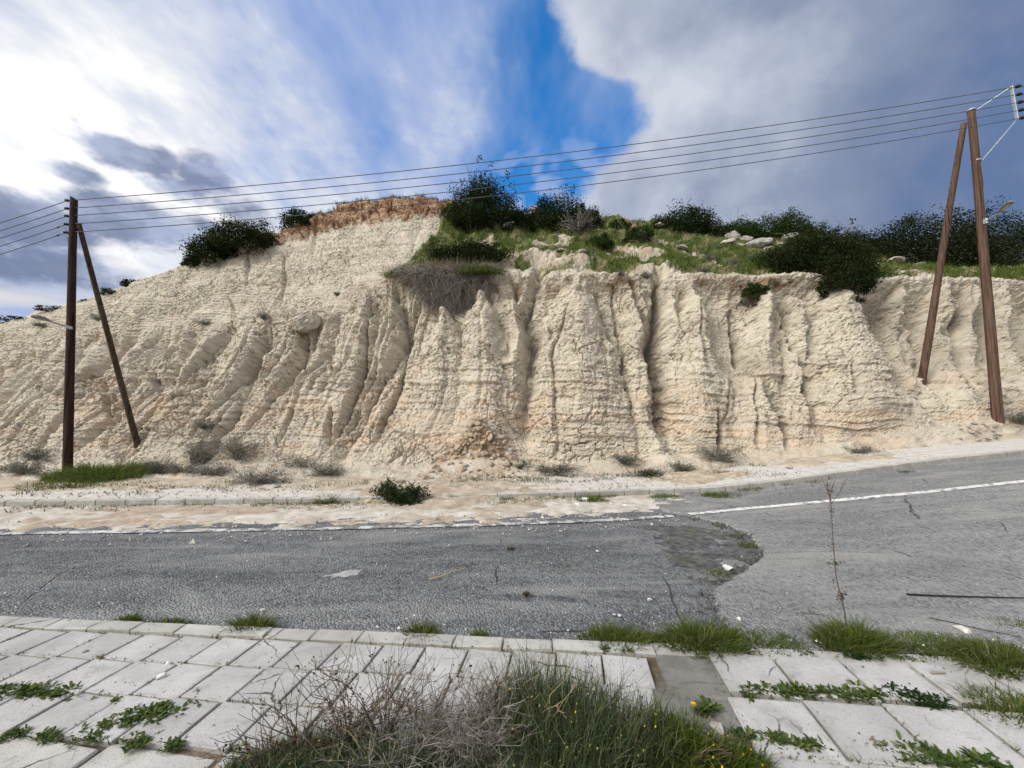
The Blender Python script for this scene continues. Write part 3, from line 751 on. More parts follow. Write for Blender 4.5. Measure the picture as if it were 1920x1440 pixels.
    def ledge(freq, seed, a, thr):
        ph = zb * freq; cell = np.floor(ph); fr = ph - cell
        pres = sstep(thr, thr + .3, vnoise3(p[:, 0] / 1.1 + 37 * _hash(cell, cell * 0, cell * 0, seed), p[:, 1] / 1.1, cell * 3.7 + .5, seed))
        return a * pres * (np.where(fr < .10, fr / .10, 1 - .8 * (fr - .10) / .90) - .5)
    q = rm * (ledge(2.1, 61, .10, .15) * (.2 + low) + ledge(4.9, 62, .06, -.1) * (.5 + .8 * low) + ledge(11.0, 64, .032, -.3) + fm * ledge(8.0, 63, .05, -.4))
    b1, b2, bc_ = worley3(p + .05 * wob[:, None], (.21, .21, .13), 90)
    act = sstep(-.35, .25, fbm3(p, (.8, .8, .6), 95, 2))
    q += rm * (.020 * (bc_ - .5) - .045 * sstep(.10, .0, b2 - b1) * act)
    b1, b2, bc_ = worley3(p + .12 * wob[:, None], (.46, .46, .34), 91)
    act = sstep(.0, .45, fbm3(p, (1.5, 1.5, 1.2), 96, 2))
    q += rm * (.045 * (bc_ - .5) * act - .085 * sstep(.07, .0, b2 - b1) * act)
    b1, b2, bc_ = worley3(p + .05 * wob[:, None], (.40, .40, 1.9), 92)                 # upright cracks
    act = sstep(.05, .5, fbm3(p, (1.1, 1.1, 1.1), 98, 2))
    q -= rm * (.045 + .055 * leftm[M]) * sstep(.06, .0, b2 - b1) * act
    q += rm * (.022 * fbm3(p, (.30, .30, .22), 93, 3) + .015 * fbm3(p, (.07, .07, .05), 94, 2))
    P[M] = p + N2[M] * q[:, None]
    # ---- material zones (what the ground is made of)
    gx, gy = P[..., 0], P[..., 1]
    gn = fbm(gx * .7, gy * .7, 121, 4, .6)
    bare = np.exp(-(((s - 1010) / 90) ** 2 + ((t - 492) / 22) ** 2)) * .9 + np.exp(-(((s - 1120) / 120) ** 2 + ((t - 482) / 14) ** 2)) * .5
    grass = topm * sstep(-.32, .22, gn + .34 - .65 * bare) * sstep(2.0, np.interp(s, [900, 1150, 1260, 2000], [2.3, 2.16, 2.05, 2.02]), LV)
    grass = np.maximum(grass, sstep(3.9, 4.02, LV) * (1 - lup) * .9 * (redc < .2) + sstep(3.98, 4.04, LV) * lup * .9)
    soil = lipm * np.exp(-((LV - 1.955) / .045) ** 2) * (.48 + .9 * fbm(s / 34, t / 20, 161, 3))
    soil = np.maximum(soil, 1.1 * heap * sstep(.5, .8, LV)); soil = np.maximum(soil, topm * sstep(.15, .5, -gn) * .3)
    soil = np.maximum(soil, sstep(1.05, .7, LV) * (.28 + .5 * fbm(gx * .9, gy * 1.2, 141, 3)))
    peach = sstep(.0, .3, .34 + .55 * fbm(s / 130, t / 60, 151, 4) - np.abs(t - 790) / 260) * sstep(640, 720, t)
    peach = np.maximum(peach, .6 * heap)
    n1 = fbm(s / 80, t / 55, 171, 4, .6); n2 = fbm(s / 20, t / 13, 173, 4, .6); n3 = fbm(s / 150 + 9, Z * 3.2 + .3 * n1, 175, 4, .6)
    def lerp(a, b, f): return a * (1 - f[..., None]) + np.asarray(b) * f[..., None]
    tone = lerp(np.broadcast_to(np.array([.52, .465, .375]), s.shape + (3,)), (.655, .60, .50), sstep(-.6, .6, .6 * n2 + .6 * n1))
    tone = lerp(tone, (.575, .555, .435), .50 * sstep(.0, .45, n1 + .30 * face + .05))                  # greenish marl beds
    tone = lerp(tone, (.71, .655, .55), .55 * sstep(.05, .4, n3))
    tone = lerp(tone, (.61, .49, .365), .80 * np.clip(peach, 0, 1) * sstep(-.4, .4, .35 * n2 + .9 * n3 + .3 * n1))
    red = lerp(np.broadcast_to(np.array([.27, .145, .085]), s.shape + (3,)), (.46, .33, .225), sstep(-.25, .3, n2 + .5 * n3))
    tone = tone * (1 - redc[..., None]) + red * redc[..., None]
    tone = lerp(tone, (.36, .31, .225), .8 * topm * sstep(-.35, .25, n2 + .4 * n1 + .15))
    so = sstep(.25, .75, soil + .5 * n2)
    tone = tone * (1 - so[..., None]) + lerp(np.broadcast_to(np.array([.19, .135, .085]), s.shape + (3,)), (.40, .30, .205), sstep(-.3, .3, n2)) * so[..., None]
    gs = sstep(.3, .7, grass + .5 * n2)
    tone = tone * (1 - gs[..., None]) + lerp(np.broadcast_to(np.array([.075, .10, .03]), s.shape + (3,)), (.20, .19, .095), sstep(-.2, .3, n2)) * gs[..., None]
    tone = tone * np.array([.985, .965, .942])
    me = np_mesh('hillside', P.reshape(-1, 3), grid_faces(P.shape[0], P.shape[1]), False)
    ca = me.color_attributes.new('tone', 'FLOAT_COLOR', 'POINT')
    ca.data.foreach_set('color', np.concatenate([np.clip(tone, 0, 1), np.ones(s.shape + (1,))], -1).astype(np.float32).ravel())
    o = mobj('hillside', me, MATS['marl']); tag(o, kind='structure')
    return P, s, t, LV, N, grass
HP, HS, HT, HLV, HN, HGRASS = build_hill()
def hill_at(px, py):
    """surface point of the hill on the survey line (px, py); clamps to the crest"""
    i = int(np.argmin(np.abs(PXS - px)))
    m = HLV[i] <= 4.0
    tcol = HT[i][m]; j = int(np.argmin(np.abs(tcol - py)))
    return HP[i, j].copy()

# ------------------------------------------------------------------ slabs and kerb stones
def chunk_mesh(name, w, l, h, bev, seed, chip=.0):
    """a cast block: bevelled, slightly uneven; origin at the middle of its top face"""
    r = random.Random(seed); bm = bmesh.new()
    bmesh.ops.create_cube(bm, size=1.0)
    for v in bm.verts: v.co = Vector((v.co.x * w, v.co.y * l, (v.co.z - .5) * h))
    bmesh.ops.bevel(bm, geom=list(bm.edges), offset=bev, segments=1, affect='EDGES')
    for v in bm.verts:
        v.co += Vector((r.uniform(-1, 1), r.uniform(-1, 1), r.uniform(-1, 1) * .6)) * (.0018 + chip * (r.random() < .3))
    me = bpy.data.meshes.new(name); bm.to_mesh(me); bm.free(); return me

def lay(parent, name, me, mat, pos, rot, tilt=(0, 0), shear=None):
    o = mobj(name, me, mat, parent)
    if len(me.materials) == 0: me.materials.append(mat)
    M = Matrix.Translation(Vector([float(c) for c in pos]))
    if shear is not None:
        a, b = shear                                              # unit row and column directions
        M = M @ Matrix(((a[0], b[0], 0, 0), (a[1], b[1], 0, 0), (0, 0, 1, 0), (0, 0, 0, 1)))
        M = M @ Matrix.Rotation(tilt[0], 4, 'X') @ Matrix.Rotation(tilt[1], 4, 'Y')
    else:
        M = M @ Matrix.Rotation(rot, 4, 'Z') @ Matrix.Rotation(tilt[0], 4, 'X') @ Matrix.Rotation(tilt[1], 4, 'Y')
    o.matrix_local = M; return o

def verge_bed():
    xs = np.r_[np.linspace(-60, -6, 30), np.linspace(-5.8, 6, 170), np.linspace(6.3, 60, 30)]
    w = np.linspace(0, 1, 60) ** .6
    X = xs[:, None] + 0 * w; Y = -25 * (1 - w)[None, :] + (near_y(xs) - .12)[:, None] * w[None, :]
    Z = -.028 + .012 * fbm(X * 3, Y * 3, 201, 4) + .10 * fbm(X * .2, Y * .2, 205, 2) * sstep(1.2, -2, Y)
    o = mobj('soil_verge', np_mesh('soil_verge', np.stack([X, Y, Z], -1), grid_faces(len(xs), len(w)), True), MATS['soil'])
    tag(o, kind='structure')
verge_bed()

ROW = np.array([math.cos(math.atan(NS)), math.sin(math.atan(NS))]); COLD = np.array([math.sin(R(13)), math.cos(R(13))])
def build_near_pavement():
    pav = empty('pavement', (0, 2.4, 0)); tag(pav, kind='structure')
    base = Vector((0, 2.4, 0))
    kerbs = [chunk_mesh('kerb_stone', .340, .125, .16, .005, 50 + i, .009) for i in range(5)]
    slab_s = [chunk_mesh('paving_slab', .285, .285, .05, .004, 10 + i) for i in range(6)]
    slab_l = [chunk_mesh('paving_slab', .392, .392, .05, .005, 30 + i) for i in range(6)]
    slab_b = [chunk_mesh('broken_slab', .40, .40, .05, .006, 70 + i, .012) for i in range(3)]
    ang = math.atan(NS)
    x = -9.2
    while x < 9:
        m = random.choice(kerbs)
        c = np.array([x, float(near_y(x))]) - np.array([-ROW[1], ROW[0]]) * .075
        if not (3.05 < x < 3.7):
            lay(pav, 'kerb_stone', m, MATS['kerb_concrete'], (c[0], c[1] - 2.4, -.002 + random.uniform(-.005, .004)), ang, (random.uniform(-.02, .02), random.uniform(-.01, .01)))
        x += .345
    # left field of small slabs
    o0 = ground_hit(347, 1197)[:2]
    for j in range(3 if True else 4):
        for i in range(-16, 12):
            c = o0 + ROW * (.297 * (i + .5)) - COLD * (.297 * (j + .5))
            if c[0] > .93: continue
            t_ = (random.uniform(-.008, .008), random.uniform(-.008, .008))
            lay(pav, 'paving_slab', random.choice(slab_s), MATS['slab_concrete'], (c[0], c[1] - 2.4, random.uniform(-.003, .003)), 0, t_, (ROW, COLD))
    # rough strip behind them
    for i in range(-8, 5):
        c = o0 + ROW * (.60 * (i + .5)) - COLD * (.297 * 3 + .16)
        if c[0] > -.95: continue
        m = chunk_mesh('edging_slab', .585, .29, .05, .008, 300 + i, .012)
        lay(pav, 'edging_slab', m, MATS['kerb_concrete'], (c[0], c[1] - 2.4, -.012 + random.uniform(-.004, .004)), 0, (random.uniform(-.02, .02), random.uniform(-.015, .015)), (ROW, COLD))
    # right field of larger slabs
    o1 = ground_hit(1328, 1223)[:2]
    for j in range(4):
        for i in range(0, 14):
            c = o1 + ROW * (.413 * (i + .5)) - COLD * (.40 * (j + .5) + (.035 if j else 0))
            if i >= 4 and j == 0: c = c + COLD * -.02
            t_ = (random.uniform(-.025, .02), random.uniform(-.02, .02))
            lay(pav, 'paving_slab', random.choice(slab_l), MATS['slab_concrete'], (c[0], c[1] - 2.4, random.uniform(-.004, .008)), 0, t_, (ROW, COLD))
    # stained broken pieces between the two fields
    for k_, (px, py) in enumerate(((1296, 1262), (1330, 1330), (1262, 1330))):
        c = ground_hit(px, py)[:2]
        lay(pav, 'broken_slab', slab_b[k_], MATS['stained_concrete'], (c[0], c[1] - 2.4, -.008 - .004 * k_), 0, (random.uniform(-.02, .02), random.uniform(-.03, .03)), (ROW * (.9 if k_ == 0 else .7), COLD))
build_near_pavement()

# ------------------------------------------------------------------ far pavement and kerb
def build_far_pavement():
    sel = (AX > -60) & (AX < 50)
    xs = np.r_[np.linspace(-60, -12, 60), np.linspace(-11.8, 18, 330), np.linspace(18.3, 58, 60)]
    order = np.argsort(AX); bx, by = AX[order], AY[order]
    w = np.linspace(0, 1, 26)
    yf = far_y(xs) + .10; yb = np.maximum(np.interp(xs, bx, by), yf + .8) + .15
    X = xs[:, None] + 0 * w; Y = yf[:, None] * (1 - w) + yb[:, None] * w
    Z = zg(X, far_y(X)) * (1 - w) + zg(X, Y) * w + .112 + .012 * fbm(X * 1.5, Y * 1.5, 221, 4)
    o = mobj('pavement', np_mesh('far_pavement', np.stack([X, Y, Z], -1), grid_faces(len(xs), len(w)), True), MATS['far_pave']); tag(o, kind='structure')
    m = [chunk_mesh('kerb_stone', .49, .13, .22, .012, 400 + i, .004) for i in range(4)]
    x = -14.0
    while x < 19:
        y = float(far_y(x)); a = math.atan2(float(far_y(x + .25) - far_y(x - .25)), .5)
        z = float(zg(x, y)) + .125
        gx = float(zg(x + .25, far_y(x + .25)) - zg(x - .25, far_y(x - .25))) / .5
        k_ = mobj('kerb_stone', random.choice(m), MATS['kerb_concrete'], o)
        k_.matrix_local = Matrix.Translation((x, y + .05, z + random.uniform(-.004, .004))) @ Matrix.Rotation(a, 4, 'Z') @ Matrix.Rotation(-math.atan(gx), 4, 'Y')
        x += .5 * math.cos(a)
def mat_far_pave():
    m, t, b, tc = new_mat('far_pave'); P = geo_pos(t)
    n = t.noise(P, 1.2, 5, .6); f = t.noise(P, 9, 4, .6)
    br = t.node('ShaderNodeTexBrick'); t.l.new(t.vmap(P, (1, 1, 1), rot=(0, 0, R(-6))), br.inputs['Vector'])
    br.offset = 0.0; br.inputs['Scale'].default_value = 1.0; br.inputs['Brick Width'].default_value = .4; br.inputs['Row Height'].default_value = .4; br.inputs['Mortar Size'].default_value = .012
    c = t.mix(t.ss(f, .35, .65), (.50, .475, .43), (.62, .59, .54))
    c = t.mix(t.mul(br.outputs['Fac'], .6), c, (.26, .22, .17))
    sp = t.node('ShaderNodeSeparateXYZ'); t.l.new(P, sp.inputs[0])
    sand = t.ss(t.add(t.mul(t.sub(n, .5), 1.9), t.ss(sp.outputs[0], 5.5, .5, 0.08, .36)), .2, .55)
    c = t.mix(t.mul(sand, .85), c, t.mix(t.ss(f, .35, .65), (.48, .42, .335), (.62, .57, .48)))
    t.set(b.inputs['Base Color'], c); b.inputs['Roughness'].default_value = .95
    bump(t, b, t.add(f, t.mul(br.outputs['Fac'], -.5)), .5, .012)
mat_far_pave()
build_far_pavement()
def zfar(x, y):
    return zg(x, y) + .118 * sstep(-.03, .03, np.asarray(y) - far_y(x))
def spill(name, px, py, rx, ry, h, mat, seed, label):
    """fan of washed earth lying over pavement, kerb and gutter"""
    c = ground_hit(px, py, .1); u = np.linspace(-1.25, 1.25, 60)
    X, Y = np.meshgrid(c[0] + u * rx, c[1] + u * ry, indexing='ij'); r_ = np.hypot((X - c[0]) / rx, (Y - c[1]) / ry)
    n = fbm((X - c[0]) * 1.6 + seed, Y * 1.9, seed, 6, .62)
    m = (1 - r_) + .75 * n - .08
    zb = .5 * zfar(X, Y) + .25 * zfar(X, Y + .12) + .25 * zfar(X, Y - .12)
    Z = zb + np.clip(m, -.6, 1) * h + .012 * fbm(X * 7, Y * 7, seed + 5, 3) * (m > 0) - .004
    o = mobj(name, np_mesh(name, np.stack([X, Y, Z], -1), grid_faces(60, 60), True), MATS[mat]); tag(o, label, 'soil', kind='stuff')
spill('soil_spill', 850, 925, 1.9, 1.5, .10, 'earth', 5, 'brown earth fanning out below the rubble heap over the far kerb')
spill('soil_spill', 660, 905, 1.6, 1.0, .06, 'earth', 9, 'tan earth on the far pavement left of the rubble heap')
spill('soil_spill', 1300, 895, 1.1, .9, .10, 'earth', 14, 'brown earth heap at the end of the far pavement slabs')
spill('soil_spill', 330, 905, 2.6, .8, .06, 'earth', 19, 'tan earth under the shrubs on the far pavement at left')
spill('soil_spill', 1560, 862, 1.6, .7, .06, 'earth', 23, 'tan earth washed onto the back of the far pavement at right')
spill('soil_spill', 30, 912, 2.0, .8, .06, 'earth', 29, 'tan earth on the far pavement at the left edge')

# ------------------------------------------------------------------ poles
def tapered(name, p0, p1, r0, r1, mat, parent, seed=0, slant=0.0, sides=14, rings=26):
    """a slightly crooked round timber from p0 to p1 with closed ends (local to parent)"""
    p0, p1 = np.array(p0, float), np.array(p1, float); ax = (p1 - p0); L = np.linalg.norm(ax); ax = ax / L
    u = np.cross(ax, [0, 1, 0]); u /= np.linalg.norm(u); v = np.cross(ax, u)
    w = np.linspace(0, 1, rings); a = np.arange(sides) * 2 * np.pi / sides
    bend = .012 * L * .25 * pnoise(w * 2.2, w * 0 + seed, seed)
    rr = (r0 + (r1 - r0) * w)[:, None] * (1 + .05 * pnoise(np.cos(a)[None, :] * 1.2 + seed, w[:, None] * L * 1.4 + np.sin(a)[None, :], seed + 3))
    c = p0 + ax * (w * L)[:, None] + u * bend[:, None]
    V = c[:, None, :] + rr[..., None] * (np.cos(a)[None, :, None] * u + np.sin(a)[None, :, None] * v)
    if slant: V[-1] += ax * (np.cos(a) * slant)[:, None]
    f = []
    for i in range(rings - 1):
        for j in range(sides): f.append((i * sides + j, i * sides + (j + 1) % sides, (i + 1) * sides + (j + 1) % sides, (i + 1) * sides + j))
    me = bpy.data.meshes.new(name)
    me.from_pydata(V.reshape(-1, 3).tolist(), [], f + [tuple(range((rings - 1) * sides, rings * sides)), tuple(range(sides))[::-1]])
    for p in me.polygons: p.use_smooth = len(p.vertices) == 4
    return mobj(name, me, mat, parent)
def bar(name, pts, r, mat, parent, sides=8, n=None):
    P = np.array(pts, float)
    if n: P = smooth_line(P, n)
    V, Q = tubes(P[None], np.array([r]) if np.ndim(r) == 0 else np.array([r]), sides)
    me = bpy.data.meshes.new(name); f = [tuple(q) for q in Q.tolist()]
    K = len(P); f += [tuple(range((K - 1) * sides, K * sides)), tuple(range(sides))[::-1]]
    me.from_pydata(V.tolist(), [], f)
    for p in me.polygons: p.use_smooth = len(p.vertices) == 4
    return mobj(name, me, mat, parent)
def flat_bar(name, p0, p1, w, th, mat, parent):
    p0, p1 = Vector(p0), Vector(p1); d = p1 - p0; bm = bmesh.new(); bmesh.ops.create_cube(bm, size=1)
    for v in bm.verts: v.co = Vector((v.co.x * w, v.co.y * th, v.co.z * d.length))
    bmesh.ops.bevel(bm, geom=list(bm.edges), offset=min(w, th) * .2, segments=1, affect='EDGES')
    me = bpy.data.meshes.new(name); bm.to_mesh(me); bm.free()
    o = mobj(name, me, mat, parent); o.location = (p0 + p1) / 2; o.rotation_euler = d.to_track_quat('Z', 'Y').to_euler(); return o
def lathe(name, prof, loc, axis, mat, parent, sides=12):
    V = []; f = []
    for z, r in prof:
        for j in range(sides):
            a = 2 * math.pi * j / sides; V.append((r * math.cos(a), r * math.sin(a), z))
    n = len(prof)
    for i in range(n - 1):
        for j in range(sides): f.append((i * sides + j, i * sides + (j + 1) % sides, (i + 1) * sides + (j + 1) % sides, (i + 1) * sides + j))
    f += [tuple(range(sides))[::-1], tuple(range((n - 1) * sides, n * sides))]
    me = bpy.data.meshes.new(name); me.from_pydata(V, [], f)
    for p in me.polygons: p.use_smooth = len(p.vertices) == 4
    o = mobj(name, me, mat, parent); o.location = [float(c) for c in loc]
    o.rotation_euler = Vector(axis).to_track_quat('Z', 'Y').to_euler(); return o
INS = [(-.055, .02), (-.05, .042), (-.03, .045), (-.022, .026), (-.008, .024), (0, .05), (.018, .052), (.026, .028), (.045, .026), (.052, .04), (.07, .036), (.075, .012)]

def street_lamp_arm(root, base, tip, head_len, mid, parent_loc):
    b_, t_, m_ = (np.array(q) - parent_loc for q in (base, tip, mid))
    arm = bar('lamp_arm', [b_, m_, t_], .022, MATS['galvanised'], root, 8, 12)
    d = (t_ - m_) / np.linalg.norm(t_ - m_); side = np.cross(d, [0, 0, 1]); side /= np.linalg.norm(side); up = np.cross(side, d)
    prof = [(0, .028, .03), (.10, .05, .05), (.28, .075, .06), (.45, .085, .055), (.52, .06, .03)]
    V = []; f = []
    for q, w, h in prof:
        c = t_ + d * (q * head_len / .5 - .05)
        for sx, sz in ((-1, -.5), (1, -.5), (1, .25), (.55, .75), (-.55, .75), (-1, .25)):
            V.append(c + side * sx * w + up * sz * h)
    for i in range(len(prof) - 1):
        for j in range(6): f.append((i * 6 + j, i * 6 + (j + 1) % 6, (i + 1) * 6 + (j + 1) % 6, (i + 1) * 6 + j))
    f += [tuple(range(6))[::-1], tuple(range(24, 30))]
    me = bpy.data.meshes.new('lamp_head'); me.from_pydata([tuple(v) for v in V], [], f)
    hd = mobj('lamp_head', me, MATS['lamp_grey'], arm)
    g0 = t_ + d * (.16 * head_len / .5) - up * .034; g1 = t_ + d * (.42 * head_len / .5) - up * .034
    flat_bar('lamp_glass', g0, g1, .10, .014, MATS['lamp_glass'], arm)
    return arm

WL, WR = [], []
def left_pole():
    base = hill_at(129, 893); Y = base[1]
    base = unproj(129, 894, Y); top = unproj(138.5, 372, Y)
    root = empty('utility_pole', base, 'dark reddish timber power pole with bracing strut and five insulators at left', 'utility pole')
    L = lambda p: np.array(p) - base
    tapered('post', L(base - (0, 0, .6)), L(top), .094, .072, MATS['tarred_wood'], root, 3, .06)
    st0 = unproj(147, 418, Y + .02); sb = hill_at(250, 822)
    tapered('strut', L(sb + (sb - st0) * .10), L(st0), .078, .052, MATS['strut_wood'], root, 5, .02)
    for i, (px, py) in enumerate(((126.5, 376), (126, 391), (125.5, 405), (124.5, 420.5), (124, 436))):
        p = unproj(px, py, Y - .03); q = unproj(135, py + 1, Y)
        a = lathe('insulator', INS, L(p), (q - p), MATS['ceramic'], root)
        a.scale = (.72, .72, .85)
        bk = bar('bracket', [L(p) - np.array(a.location) * 0, L(q)], .008, MATS['lamp_grey'], root, 6)
        bolt = bar('bolt', [L(unproj(141, py + 5, Y)), L(unproj(146.5, py + 7, Y))], .006, MATS['lamp_grey'], root, 6)
        WL.append(p)
    for (px, py, dx, dy) in ((117, 424, 7, 10), (119, 440, 8, 12)):
        p = unproj(px, py, Y - .04); q = unproj(px + dx, py + dy, Y - .02)
        bar('jumper_tail', [L(p), L(p + (q - p) * .5 + np.array([.03, 0, .03])), L(q)], .004, MATS['wire'], root, 5, 8)
    flat_bar('clamp', L(unproj(128.5, 611, Y - .10)), L(unproj(128.5, 617, Y - .10)), .16, .04, MATS['galvanised'], root)
    street_lamp_arm(root, unproj(128, 613, Y - .06), unproj(90, 601, Y - .75), .52, unproj(108, 607, Y - .40), base)
    return Y
def right_pole():
    base = hill_at(1872, 790); Y = base[1]
    base = unproj(1872, 795, Y); top = unproj(1821, 206, Y)
    root = empty('utility_pole', base, 'weathered brown timber power pole with strut and steel side bracket at right', 'utility pole')
    L = lambda p: np.array(p) - base
    tapered('post', L(base - (0, 0, .6)), L(top), .125, .088, MATS['weathered_wood'], root, 13, .03)
    sb = hill_at(1768, 700); st0 = unproj(1807, 232, Y + .12)
    tapered('strut', L(sb + (sb - st0) * .09), L(st0), .11, .070, MATS['weathered_wood'], root, 17, .03)
    Yb = Y - .55
    a0 = unproj(1830, 207, Y - .08); a1 = unproj(1896, 163, Yb); b1 = unproj(1907, 224, Yb); b0 = unproj(1841, 301, Y - .09)
    flat_bar('bracket_bar', L(a0), L(a1), .045, .02, MATS['galvanised'], root)
    flat_bar('bracket_bar', L(a1 + (0, 0, .03)), L(b1), .075, .02, MATS['galvanised'], root)
    flat_bar('bracket_bar', L(b1), L(b0), .05, .02, MATS['galvanised'], root)
    for py, px, r_ in ((207, 1821, .094), (302, 1830.5, .098)):
        c = unproj(px, py, Y); lathe('clamp', [(-.02, r_ - .002), (-.02, r_ + .008), (.02, r_ + .008), (.02, r_ - .002)], L(c), L(top) , MATS['galvanised'], root, 16)
    for i in range(5):
        q = a1 + (b1 - a1) * (i / 4 * .97); p = unproj(1908 + 2.2 * i, 162 + 14.7 * i, Yb - .02)
        a = lathe('insulator', INS, L(p), p - q, MATS['ceramic'], root); a.scale = (.95, .95, 1.0)
        bar('spindle', [L(q), L(p)], .010, MATS['lamp_grey'], root, 6); WR.append(p)
    cb = [L(unproj(px, py, Y - .10)) for px, py in ((1838, 305), (1842, 330), (1844, 345), (1843, 362), (1846, 380), (1848, 412))]
    bar('lamp_cable', cb, .007, MATS['wire'], root, 6, 20)
    street_lamp_arm(root, unproj(1846, 415, Y - .05), unproj(1874, 397, Y - .75), .60, unproj(1862, 408, Y - .45), base)
    flat_bar('clamp', L(unproj(1846.5, 410, Y - .12)), L(unproj(1847.5, 420, Y - .12)), .12, .05, MATS['galvanised'], root)
left_pole(); right_pole()

def wires():
    order = ['topmost', 'second from top', 'middle', 'second from bottom', 'lowest']
    for i in range(5):
        a, b_ = WL[i] + np.array([.01, 0, 0]), WR[i]
        w = np.linspace(0, 1, 60)[:, None]; sag = (.34 + .02 * i) * 4 * w * (1 - w)
        P = a + (b_ - a) * w - np.array([0, 0, 1]) * sag
        ext = b_ + np.array([9.0, 1.0, 1.2]); w2 = np.linspace(0, 1, 14)[1:, None]
        P = np.vstack([P, b_ + (ext - b_) * w2 - np.array([0, 0, 1]) * .2 * 4 * w2 * (1 - w2)])
        V, Q = tubes(P[None], np.array([.0095]), 6)
        me = np_mesh('power_line', V - P[0], Q, True); o = mobj('power_line', me, MATS['wire'], None, P[0])
        tag(o, f'{order[i]} of the five wires spanning between the two power poles', 'wire', 'wires between the two poles')
        e0 = unproj(-420, 408 + 14.6 * i + 118, WL[i][1] + 1.5)
        w = np.linspace(0, 1, 40)[:, None]
        P = a + (e0 - a) * w - np.array([0, 0, 1]) * (.16 * 4 * w * (1 - w))
        V, Q = tubes(P[None], np.array([.0095]), 6)
        o = mobj('power_line', np_mesh('power_line', V - P[0], Q, True), MATS['wire'], None, P[0])
        tag(o, f'{order[i]} of the five wires leaving the left pole towards the left edge', 'wire', 'wires left of the left pole')
        if i >= 3:
            j = 2 if i == 3 else 2
            lathe('splice', [(-.05, .006), (-.02, .02), (.02, .02), (.05, .006)], P[1] - P[0], P[2] - P[1], MATS['ceramic'], o, 8)
wires()

# ------------------------------------------------------------------ plants: generators
def blades(base, h, lean, width, rg, seg=3, droop=.5):
    """base (N,3), h (N,), lean (N,2) sideways reach -> tapering curved strips"""
    N = len(base); az = rg.uniform(0, 2 * np.pi, N); side = np.stack([np.cos(az), np.sin(az), 0 * az], -1)
    w = np.linspace(0, 1, seg + 1)
    V = np.zeros((N, seg + 1, 2, 3)); wj = width * rg.uniform(.5, 1.7, N)
    for k, q in enumerate(w):
        c = base.copy(); c[:, :2] += lean * (q ** 1.7)[..., None] if np.ndim(q) else lean * q ** 1.7
        c[:, 2] += h * (q - droop * .35 * q ** 3)
        wd = wj * (1 - q) ** .8 * .5 + .0004
        V[:, k, 0] = c - side * wd[:, None]; V[:, k, 1] = c + side * wd[:, None]
    i = np.arange(N * (seg + 1) * 2).reshape(N, seg + 1, 2)
    Q = np.stack([i[:, :-1, 0], i[:, :-1, 1], i[:, 1:, 1], i[:, 1:, 0]], -1).reshape(-1, 4)
    return V.reshape(-1, 3), Q
def leaves(C, size, rg, up=.3, aspect=.5):
    """C (N,3) centres -> folded pointed leaf quads (two triangles sharing a midrib as one quad)"""
    N = len(C); d = rg.normal(size=(N, 3)); d[:, 2] += up; d /= np.linalg.norm(d, axis=1, keepdims=True)
    e = np.cross(d, rg.normal(size=(N, 3))); e /= np.linalg.norm(e, axis=1, keepdims=True) + 1e-9
    n = np.cross(d, e); s = (size * rg.uniform(.6, 1.3, N))[:, None]
    a = C - d * s * .5; b = C + e * s * aspect * .5 + n * s * .08; c = C + d * s * .5; f = C - e * s * aspect * .5 + n * s * .08
    V = np.stack([a, b, c, f], 1).reshape(-1, 3); Q = np.arange(4 * N).reshape(N, 4)
    return V, Q
def branch_lines(n, start, reach, rg, K=6, wob=.12, rise=.6):
    """n wobbly polylines from start spreading by reach=(rx,ry,rz)"""
    az = rg.uniform(0, 2 * np.pi, n); rad = rg.uniform(.25, 1, n) ** .7; zz = rg.uniform(.25, 1, n)
    end = np.stack([np.cos(az) * rad * reach[0], np.sin(az) * rad * reach[1], zz * reach[2]], -1)
    w = np.linspace(0, 1, K)
    P = np.zeros((n, K, 3))
    for k, q in enumerate(w):
        P[:, k, :2] = end[:, :2] * q ** 1.15; P[:, k, 2] = end[:, 2] * q ** rise
    L = np.linalg.norm(end, axis=1)[:, None, None]
    nz = rg.normal(size=(n, K, 3)) * wob * L * w[None, :, None] * .6
    return P + nz + np.asarray(start)
def fork(P, per, rg, frac=.5, spread=.6):
    """side twigs leaving random points of each polyline"""
    N, K, _ = P.shape; out = []
    for _ in range(per):
        k = rg.integers(1, K - 1, N); idx = np.arange(N)
        b = P[idx, k]; d = P[idx, k + 1] - P[idx, k - 1]; Ld = np.linalg.norm(P[:, -1] - P[:, 0], axis=1, keepdims=True)
        d = d / (np.linalg.norm(d, axis=1, keepdims=True) + 1e-9) + rg.normal(size=(N, 3)) * spread
        d /= np.linalg.norm(d, axis=1, keepdims=True)
        w = np.linspace(0, 1, 4)[None, :, None]; ln = (Ld * frac * rg.uniform(.4, 1.1, (N, 1)))[:, None]
        out.append(b[:, None] + d[:, None] * w * ln + rg.normal(size=(N, 4, 3)) * .05 * ln * w)
    return np.concatenate(out)
def twig_part(name, lines, r0, r1, mat, parent, sides=3):
    parts = []
    for P in lines:
        K = P.shape[1]; sc = r0 if parts == [] else (r0 + r1) / 2.6
        r = np.linspace(sc, r1, K)[None].repeat(len(P), 0)
        parts.append(tubes(P, r, sides, False))
    V, Q = merge(parts); return mobj(name, np_mesh(name, V, Q, True), mat, parent)

